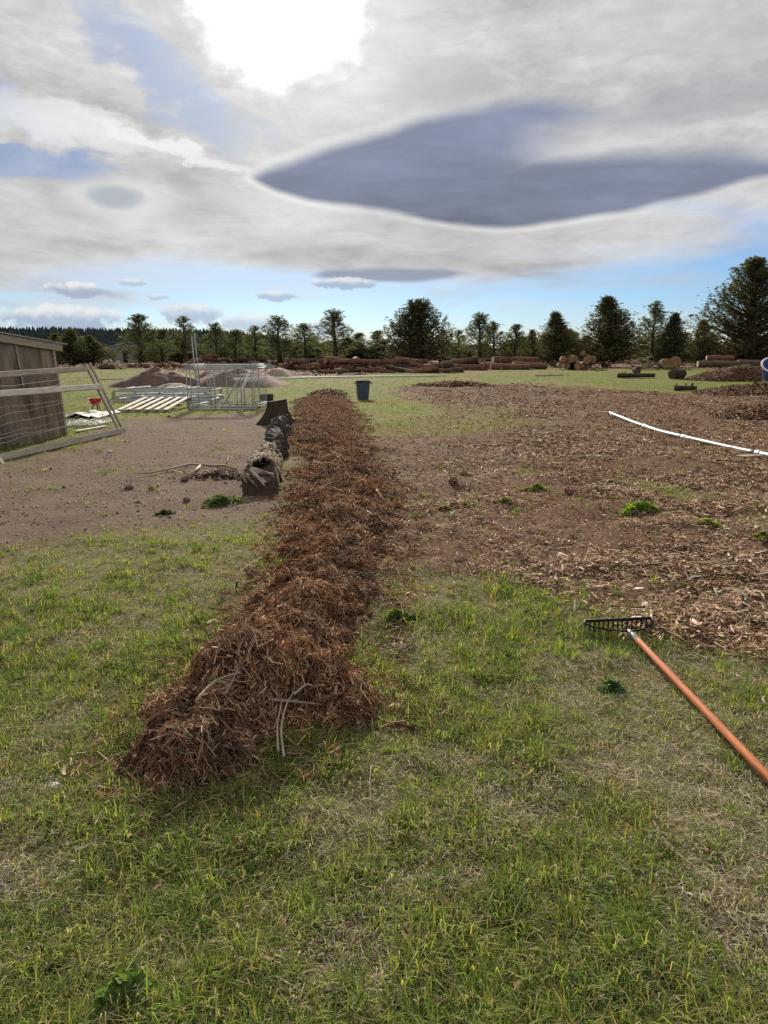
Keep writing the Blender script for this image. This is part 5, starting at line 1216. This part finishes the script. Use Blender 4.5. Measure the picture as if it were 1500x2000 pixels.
deck(545, 950, 722, 2, 0.21, 2.0, 'bark-covered log in the jumbled deck behind the trash can', 'jumbled log deck in the centre', 14, 0.35, jit=0.8)
deck(640, 870, 728, 1, 0.11, 1.9, 'thin log strewn in front of the jumbled deck', 'thin strewn logs', 15, 0.8, jit=1.0)
deck(366, 452, 715, 3, 0.21, 1.5, 'reddish log in the heap above the kennel frame', 'reddish log heap', 16, 0.4, jit=0.6)
deck(250, 362, 719, 1, 0.16, 1.3, 'dark log in the low row left of the reddish heap', 'low log row at left', 17, 0.6)
deck(196, 248, 721, 2, 0.17, 1.2, 'small pale-ended log in the woodpile before the far shed', 'pale-ended woodpile', 18, 0.1, 'logbark', 'cutpale')
deck(455, 560, 714, 2, 0.19, 2.2, 'dark log in the heap between kennel frame and tall pine', 'dark log heap', 19, 0.4, 'darkbark')
for i, (x0, x1, py, h, lab) in enumerate(((958, 1034, 722, 0.16, 'long barked log at the bottom of the straight pair'), (962, 1050, 719, 0.58, 'long barked log with pale end on top of the straight pair'), (885, 945, 723, 0.16, 'long log lying level left of the straight pair'), (1002, 1066, 721, 0.30, 'broken-topped log leaning on the right of the straight pair'),
                                         (1362, 1440, 722, 0.35, 'long grey log on the far right heap, left one'), (1440, 1506, 722, 0.40, 'long grey-brown log on the far right heap, right one'), (1378, 1432, 720, 0.72, 'short pale log on top of the far right heap'), (880, 905, 727, 0.10, 'short black charred log in front of the deck'))):
    a, b = gp(x0, py), gp(x1, py); r_ = 0.17 if 'charred' in lab or 'short' in lab else 0.22; a[2] += h; b[2] += h * (0.6 if 'leaning' in lab else 1)
    log('long_log', a, b, r_, r_ * 0.85, lab, 'log', None, 'darkbark' if 'charred' in lab else 'bark' if 'grey' in lab else 'logbark', 'cutpale', 40 + i, 0.07)
def slash():
    g = np.random.default_rng(61); n = 16000; px = g.uniform(-60, 1560, n); d = g.uniform(40, 62, n); x = (px - 750) / F * d; y = d
    k = g.random(n) < m_far(x, y) * (0.35 + 0.65 * sst(0.4, 0.6, fbm(x, y, 0.5, 62))); x, y = x[k], y[k]; n = len(x)
    hp = 0.55 * sst(0.42, 0.7, fbm(x, y, 0.45, 63)) * sst(46, 50, y)
    V = strips(np.stack([x, y, gh(x, y) + 0.03 + hp * g.random(n)], 1), 0.15 + 0.65 * g.random(n) ** 2, 0.03 + 0.09 * g.random(n) ** 2, g.random(n) * 6.28, g.normal(0, 0.2, n), g.normal(0, 0.5, n), g.normal(0.05, 0.06, n), g.normal(0, 0.08, n))
    o = bulk('bark_slash', V, STRIP, pick([(0.16, 0.09, 0.065), (0.24, 0.15, 0.11), (0.09, 0.055, 0.042), (0.36, 0.27, 0.20)], n, [0.4, 0.28, 0.2, 0.12], g=g), M['chips'])
    tag(o, 'bark and slash littering the ground among the far log piles', 'debris', kind='stuff')
slash()
def brush():
    g = np.random.default_rng(66); c0 = gp(1258, 722)
    for i in range(34):
        q = c0 + np.array([g.normal(0, 0.7), g.normal(0, 0.4), 0]); d = np.array([math.cos(a_ := g.normal(0, 0.7)) * (1 if g.random() < .5 else -1), math.sin(a_), g.normal(0, 0.18)]); L = g.uniform(0.5, 1.4)
        z = gz(q[0], q[1]) + 0.08 + 0.75 * g.random() * math.exp(-((q[0] - c0[0]) / 1.0) ** 2)
        m = np.array([q[0], q[1], z]); r_ = g.uniform(0.03, 0.06)
        e0, e1 = m - d * L / 2, m + d * L / 2
        for e in (e0, e1): e[2] = max(e[2], gz(e[0], e[1]) + r_)
        o = put('branch', *tube([e0, (e0 + e1) / 2 + (0, 0, g.normal(0, 0.05)), e1], [r_, r_ * 0.9, r_ * 0.5], 6), M['twig'], base=(m[0], m[1], gz(m[0], m[1])), smooth=True)
        tag(o, 'grey bare branch in the brush pile left of big sawn logs', 'branch', 'grey brush pile')
brush()
def farshed():
    p = gp(230, 716); x, y, z = p[0] - 0.2, p[1] + 22, gz(p[0], p[1] + 22); x *= (y / p[1]); w = 52 / 1500 * y
    root = thing('far_shed', (x, y, z), 'grey metal shed among the far trees at left', 'shed'); h0, h1 = 1.5, 2.3
    x0, x1 = x - w / 2, x + w / 2; d = 4.0
    V = [(x0, y, z - 0.1), (x1, y, z - 0.1), (x1, y, z + h1), (x0, y, z + h0), (x0, y + d, z - 0.1), (x1, y + d, z - 0.1), (x1, y + d, z + h1), (x0, y + d, z + h0)]
    put('wall', V, [(0, 1, 2, 3), (5, 4, 7, 6), (4, 0, 3, 7), (1, 5, 6, 2)], M['greyshed'], root)
    put('roof', *merge([beam((x0 - 0.2, y + d / 2, z + h0 + 0.02), (x1 + 0.2, y + d / 2, z + h1 + 0.10), d + 0.4, 0.08, (0, 0, 1))]), M['roofmetal'], root)
    put('window', *beam((x0 + 0.4, y - 0.02, z + 1.15), (x0 + 1.3, y - 0.02, z + 1.15), 0.05, 0.5), M['roofmetal'], root)
    put('door_shade_panel', *beam((x1 - 0.35, y - 0.03, z), (x1 - 0.35, y - 0.03, z + 1.4), 0.5, 0.05, (0, 1, 0)), M['black'], root)  # black panel on the wall stands in for the shade inside a doorway
    put('post', *beam((x - 0.05, y - 0.6, z - 0.1), (x - 0.05, y - 0.6, z + 1.6), 0.14, 0.14, (0, 1, 0)), M['bark'], root)
farshed()

# ------------------------------------------------------------------ trees
GREENS_P = [(0.094, 0.114, 0.066), (0.125, 0.142, 0.078), (0.160, 0.172, 0.090), (0.072, 0.086, 0.054)]
GREENS_J = [(0.086, 0.096, 0.054), (0.120, 0.126, 0.066), (0.155, 0.154, 0.080), (0.066, 0.073, 0.048), (0.130, 0.108, 0.072)]
def bursts(C, D, k, l0, l1, wd, g, spread=0.9):
    """needle tufts: k slim triangles from each centre C around direction D"""
    N = len(C) * k; c0 = np.repeat(C, k, 0); d = np.repeat(D, k, 0) + g.normal(0, spread, (N, 3)); d /= np.linalg.norm(d, axis=1)[:, None] + 1e-9
    L = l0 + (l1 - l0) * g.random((N, 1)); r_ = g.normal(0, 1, (N, 3)); s = np.cross(d, r_); s /= np.linalg.norm(s, axis=1)[:, None] + 1e-9
    return np.stack([c0 - s * wd * 0.4, c0 + s * wd * 0.4, c0 + d * L * 0.55 + s * wd, c0 + d * L], 1)
def limb(p0, d, L, up, g, m=5):
    pts = [np.array(p0, float)]; d = np.array(d, float)
    for i in range(m): d = nrm(d + np.array([g.normal(0, 0.10), g.normal(0, 0.10), up])); pts.append(pts[-1] + d * L / m)
    return pts
def proto_pine(seed, H=5.0, W=1.5, bare=0.18, dens=1.0, ragged=0.3):
    g = np.random.default_rng(seed); parts = []; C = []; D = []
    tr = [np.array([0.04 * H * math.sin(seed + f * 3) * f * 0.4, 0.03 * H * math.cos(seed * 2 + f * 2) * f * 0.4, H * f]) for f in np.linspace(0, 1, 9)]
    parts.append(tube(tr, [0.022 * H * (1 - f) + 0.012 for f in np.linspace(0, 1, 9)], 7))
    h = bare * H
    while h < H * 0.985:
        f = h / H; i = min(int(f * 8), 7); c0 = tr[i] + (tr[i + 1] - tr[i]) * (f * 8 - i); a0 = g.random() * 6.28
        env = W * (min(1.0, (f - bare + 0.12) / 0.25)) * (1 - f) ** 0.72 * 1.15 + 0.07
        for k in range(int(g.integers(3, 6))):
            if g.random() < ragged * 0.55: continue
            a = a0 + 6.283 * k / 4.5 + g.normal(0, 0.3); L = env * g.uniform(0.55, 1.12)
            pts = limb(c0, (math.cos(a), math.sin(a), 0.12 + 0.5 * f), L, 0.10 + 0.10 * f, g, 5)
            parts.append(tube(pts, np.linspace(0.009 * H * (1 - f) + 0.010, 0.007, len(pts)), 4, False))
            for q in range(1, len(pts)):
                if q < 2 and L > 0.6 and g.random() < 0.6: continue
                d = nrm(pts[q] - pts[q - 1]); C.append(pts[q]); D.append(nrm(d + (0, 0, 0.5)))
                for _ in range(int(g.poisson((0.3, 0.8, 1.6, 2.6, 3.6)[q - 1] * dens * (0.5 + L * 0.5)))):
                    sd_ = nrm(d + g.normal(0, 0.8, 3)); e = pts[q] - d * g.random() * L / 5 + sd_ * g.uniform(0.10, 0.30); C.append(e); D.append(nrm(sd_ + (0, 0, 0.6)))
        h += H * g.uniform(0.04, 0.066)
    C.append(tr[-1]); D.append(np.array([0, 0, 1.0]))
    C, D = np.array(C), np.array(D); k = 15
    V = bursts(C, D, k, 0.08, 0.21, 0.013, g, 0.75)
    cols = np.repeat(pick(GREENS_P, len(C), [0.3, 0.35, 0.2, 0.15], 0.25, g), k, 0)
    return merge(parts), V, cols
def proto_jun(seed, H=5.5, W=1.9, tip=0.8, dens=1.0, lobes=5, spiky=0.0, k=11, bare=0.03):
    g = np.random.default_rng(seed); parts = []; C = []; D = []
    tr = [np.array([0.10 * math.sin(seed + f * 4) * f, 0.1 * math.cos(seed + f * 3) * f, H * 0.96 * f]) for f in np.linspace(0, 1, 8)]
    parts.append(tube(tr, [0.032 * H * (1 - f) ** 0.8 + 0.015 for f in np.linspace(0, 1, 8)], 7)); ph = g.random(4) * 6.28
    n = int(215 * dens)
    for j in range(n):
        f = bare + (0.97 - bare) * (j + g.random()) / n; i = min(int(f * 7), 6); c0 = tr[i] + (tr[i + 1] - tr[i]) * (f * 7 - i); a = g.random() * 6.283
        prof = (0.62 + 0.38 * min(1, f / 0.22)) * (1 - f ** 1.1) ** tip + 0.03
        lob = 1 + 0.18 * math.sin(2 * a + ph[0] + 3 * f) + 0.20 * math.sin(lobes * a + ph[1] + 9 * f) + g.normal(0, 0.06); lob = min(lob, 1.18)
        L = W * prof * lob * g.choice([1.0, 0.75, 0.5, 1.06], p=[0.58, 0.2, 0.12, 0.1])
        pts = limb(c0, (math.cos(a), math.sin(a), 0.25 + 0.5 * f + 0.4 * spiky), L, 0.12 + 0.22 * spiky, g, 5)
        parts.append(tube(pts, np.linspace(0.008 * H * (1 - f) + 0.012, 0.011, len(pts)), 4, False))
        for q in range(2, len(pts)):
            for _ in range(1 + int(g.poisson((0.8, 2.2, 4.2, 6.0)[q - 2] * (0.45 + 0.5 * L)))):
                e = pts[q] + g.normal(0, (0.13 + 0.055 * L) * (1 - 0.35 * f), 3) - (pts[q] - pts[q - 1]) * g.random(); C.append(e); D.append(nrm(nrm(pts[q] - pts[q - 1]) + (0, 0, 0.55 + spiky)))
        if spiky:
            for s_ in np.linspace(0.06, 0.06 + 0.42 * spiky, 6): C.append(pts[-1] + (0, 0, s_)); D.append(np.array([0, 0, 1.0]))
    for s_ in np.linspace(0.8, 1.0, 8): C.append(tr[-1] * s_ + g.normal(0, 0.03, 3)); D.append(np.array([0, 0, 1.0]))
    C, D = np.array(C), np.array(D)
    V = bursts(C, D, k, 0.05, 0.15, 0.017, g, 0.8)
    t_ = pick(GREENS_J, len(C), [0.28, 0.3, 0.16, 0.16, 0.10], 0.25, g)
    return merge(parts), V, np.repeat(t_, k, 0)
TUFT = [(0, 1, 2, 3)]
PROT = {}
def make_proto(key, data, mt='bark'):
    (tv, tf), V, cols = data
    me = bpy.data.meshes.new('trunk_' + key); me.from_pydata([tuple(v) for v in tv], [], tf); me.materials.append(M[mt]); me.polygons.foreach_set('use_smooth', [True] * len(me.polygons))
    o = bulk('crown', V, TUFT, cols, M['needles']); cm = o.data; bpy.data.objects.remove(o); PROT[key] = (me, cm)
for i in range(6): make_proto('p%d' % i, proto_pine(200 + i, 5.0, (1.35, 1.15, 1.6, 1.25, 1.45, 1.1)[i], (0.16, 0.22, 0.12, 0.25, 0.10, 0.05)[i], (1.4, 1.2, 1.6, 1.2, 1.7, 1.8)[i], (0.2, 0.35, 0.15, 0.3, 0.15, 0.1)[i]))
for i in range(4): make_proto('j%d' % i, proto_jun(300 + i, 5.5, (1.9, 1.5, 2.1, 1.5)[i], (1.0, 1.05, 1.15, 0.9)[i], (1.1, 1.0, 1.2, 0.9)[i]))
make_proto('big', proto_jun(341, 5.5, 2.0, 0.80, 0.75, 4, 0.85, 8))
make_proto('giant', proto_jun(352, 8.5, 2.7, 0.72, 1.75, 3, 0.15, 9))
tg = np.random.default_rng(88)
def tree(key, px, topy, dist, wpx, label, group=None, name='pine_tree', basey=None):
    x = (px - 750) / F * dist; z = gz(x, dist)
    # height from the angle of the top
    el_top = math.tan(R(azel(px, topy)[1])) * math.hypot(x, dist) + CAMH
    me, cm = PROT[key]; H0 = 8.5 if key == 'giant' else 5.5 if key[0] in 'jb' else 5.0
    H = el_top - z
    root = thing(name, (x, dist, z - 0.05), label, 'tree', group)
    co = np.zeros(len(cm.vertices) * 3, np.float32); cm.vertices.foreach_get('co', co); co = co.reshape(-1, 3)
    w0 = np.percentile(co[:, 0], 99.0) - np.percentile(co[:, 0], 1.0)
    sxy = (wpx / F * dist) / w0; rz = tg.random() * 6.283
    for nm, m_ in (('trunk', me), ('crown', cm)):
        o = bpy.data.objects.new(nm, m_); COL.objects.link(o); o.parent = root; o.rotation_euler = (0, 0, rz); o.scale = (sxy, sxy, H / H0)
    return root
T = [  # kind, px, top, distance, width px, label
    ('p2', 283, 618, 74, 66, 'tall broad pine above the far shed'), ('p1', 370, 619, 78, 46, 'slim pine behind the tall poles of the kennel frame'), ('p0', 430, 632, 80, 48, 'pine second right of the tall kennel poles'),
    ('p3', 466, 645, 82, 40, 'small thin pine between two taller ones left of centre'), ('p1', 505, 637, 76, 40, 'slim bare-stemmed pine right of the kennel frame'), ('p4', 551, 619, 72, 74, 'wide open pine left of the tall lone pine'),
    ('p3', 600, 634, 76, 46, 'thin pine just left of the tall lone pine'), ('p0', 657, 607, 70, 72, 'tallest lone pine left of the trash can line'), ('p5', 700, 652, 84, 44, 'short pine right of the tallest lone pine'), ('p5', 736, 648, 84, 44, 'small pine touching the big spreading conifer on its left'),
    ('big', 812, 587, 66, 112, 'big dark spreading conifer with many upright spikes near the centre'), ('p3', 862, 646, 80, 36, 'thin pine against the right side of the spreading conifer'), ('p1', 893, 645, 78, 36, 'slender pine in the gap right of the spreading conifer'),
    ('p0', 933, 613, 70, 62, 'tall pointed pine right of the central gap'), ('p4', 960, 629, 72, 52, 'bushy pine joined to the tall pointed one'), ('p2', 1000, 636, 72, 48, 'round-topped pine before the straight logs'), ('j1', 1032, 640, 76, 40, 'small pointed conifer between two broader trees'),
    ('j0', 1078, 605, 66, 74, 'dense dark conifer left of the orange-ended logs'), ('j2', 1176, 573, 64, 112, 'wide juniper with pointed top behind the orange-ended logs'), ('p4', 1262, 592, 66, 62, 'pointed pine left of a rounder twin before the big juniper'),
    ('j1', 1302, 605, 64, 62, 'rounder dark conifer beside the pointed pine'), ('j3', 1362, 620, 64, 66, 'low olive juniper beneath the giant one'), ('giant', 1445, 498, 58, 165, 'giant juniper at the right edge, tallest tree of all'),
    ('j3', 1520, 600, 60, 90, 'juniper cut by the right edge'), ('j0', 152, 640, 72, 62, 'dark conifer behind the shed roof end'), ('j2', 190, 652, 74, 62, 'bushy yellow-green conifer left of the far shed'), ('j1', 122, 648, 76, 46, 'pointed conifer touching the plywood shed roof'), ('p5', 326, 646, 80, 46, 'short pine between the broad pine and the kennel poles')]
for i, (k_, px, ty, d_, w_, lab) in enumerate(T): tree(k_, px, ty, d_, w_ * 1.12, lab, None, 'juniper_tree' if k_[0] in 'jbg' else 'pine_tree')
# second row, smaller trees that fill the line behind
for i in range(84):
    px = -40 + 1600 * (i + tg.random() * 0.8) / 84
    if 838 < px < 905 and tg.random() < 0.7: continue
    if 205 < px < 262: continue
    ty = tg.uniform(652, 682) if px < 1040 else tg.uniform(640, 672)
    tree(tg.choice(['p5', 'p0', 'p4', 'p2', 'j1', 'j3', 'j0']), px, ty, tg.uniform(80, 112), tg.uniform(52, 92), 'young conifer in the back row of the treeline', 'young conifers in the back row', 'young_conifer')
def hillwood():
    # far wood on the ridge reads as one mass
    g = np.random.default_rng(17); n = 5200; a = np.radians(g.uniform(-40, 14, n)); f = g.random(n) ** 0.5; d = 900 + 500 * f; az = np.degrees(a)
    top = 2.05 * (1 - sst(-13, 4, az)) - 0.25; z = -1 + (np.tan(np.radians(np.maximum(top, -0.1))) * 1400 + 2) * f ** 0.7
    x, y = d * np.sin(a), d * np.cos(a); V = []; h = g.uniform(5, 10, n); w = g.uniform(2, 3.4, n)
    o = np.zeros((n, 7, 3)); 
    for k in range(6): o[:, k] = np.stack([x + w * math.cos(k * 1.047), y + w * math.sin(k * 1.047), z - 2], 1)
    o[:, 6] = np.stack([x, y, z + h], 1)
    ob = bulk('far_wood', o, [(k, (k + 1) % 6, 6) for k in range(6)], pick([(0.040, 0.058, 0.058), (0.055, 0.075, 0.070), (0.030, 0.044, 0.046)], n, g=g), M['needles'])
    tag(ob, 'distant conifer wood on the low ridge at left', 'wood', kind='stuff')
hillwood()

for o in bpy.data.objects:
    if '_o' in o: del o['_o']
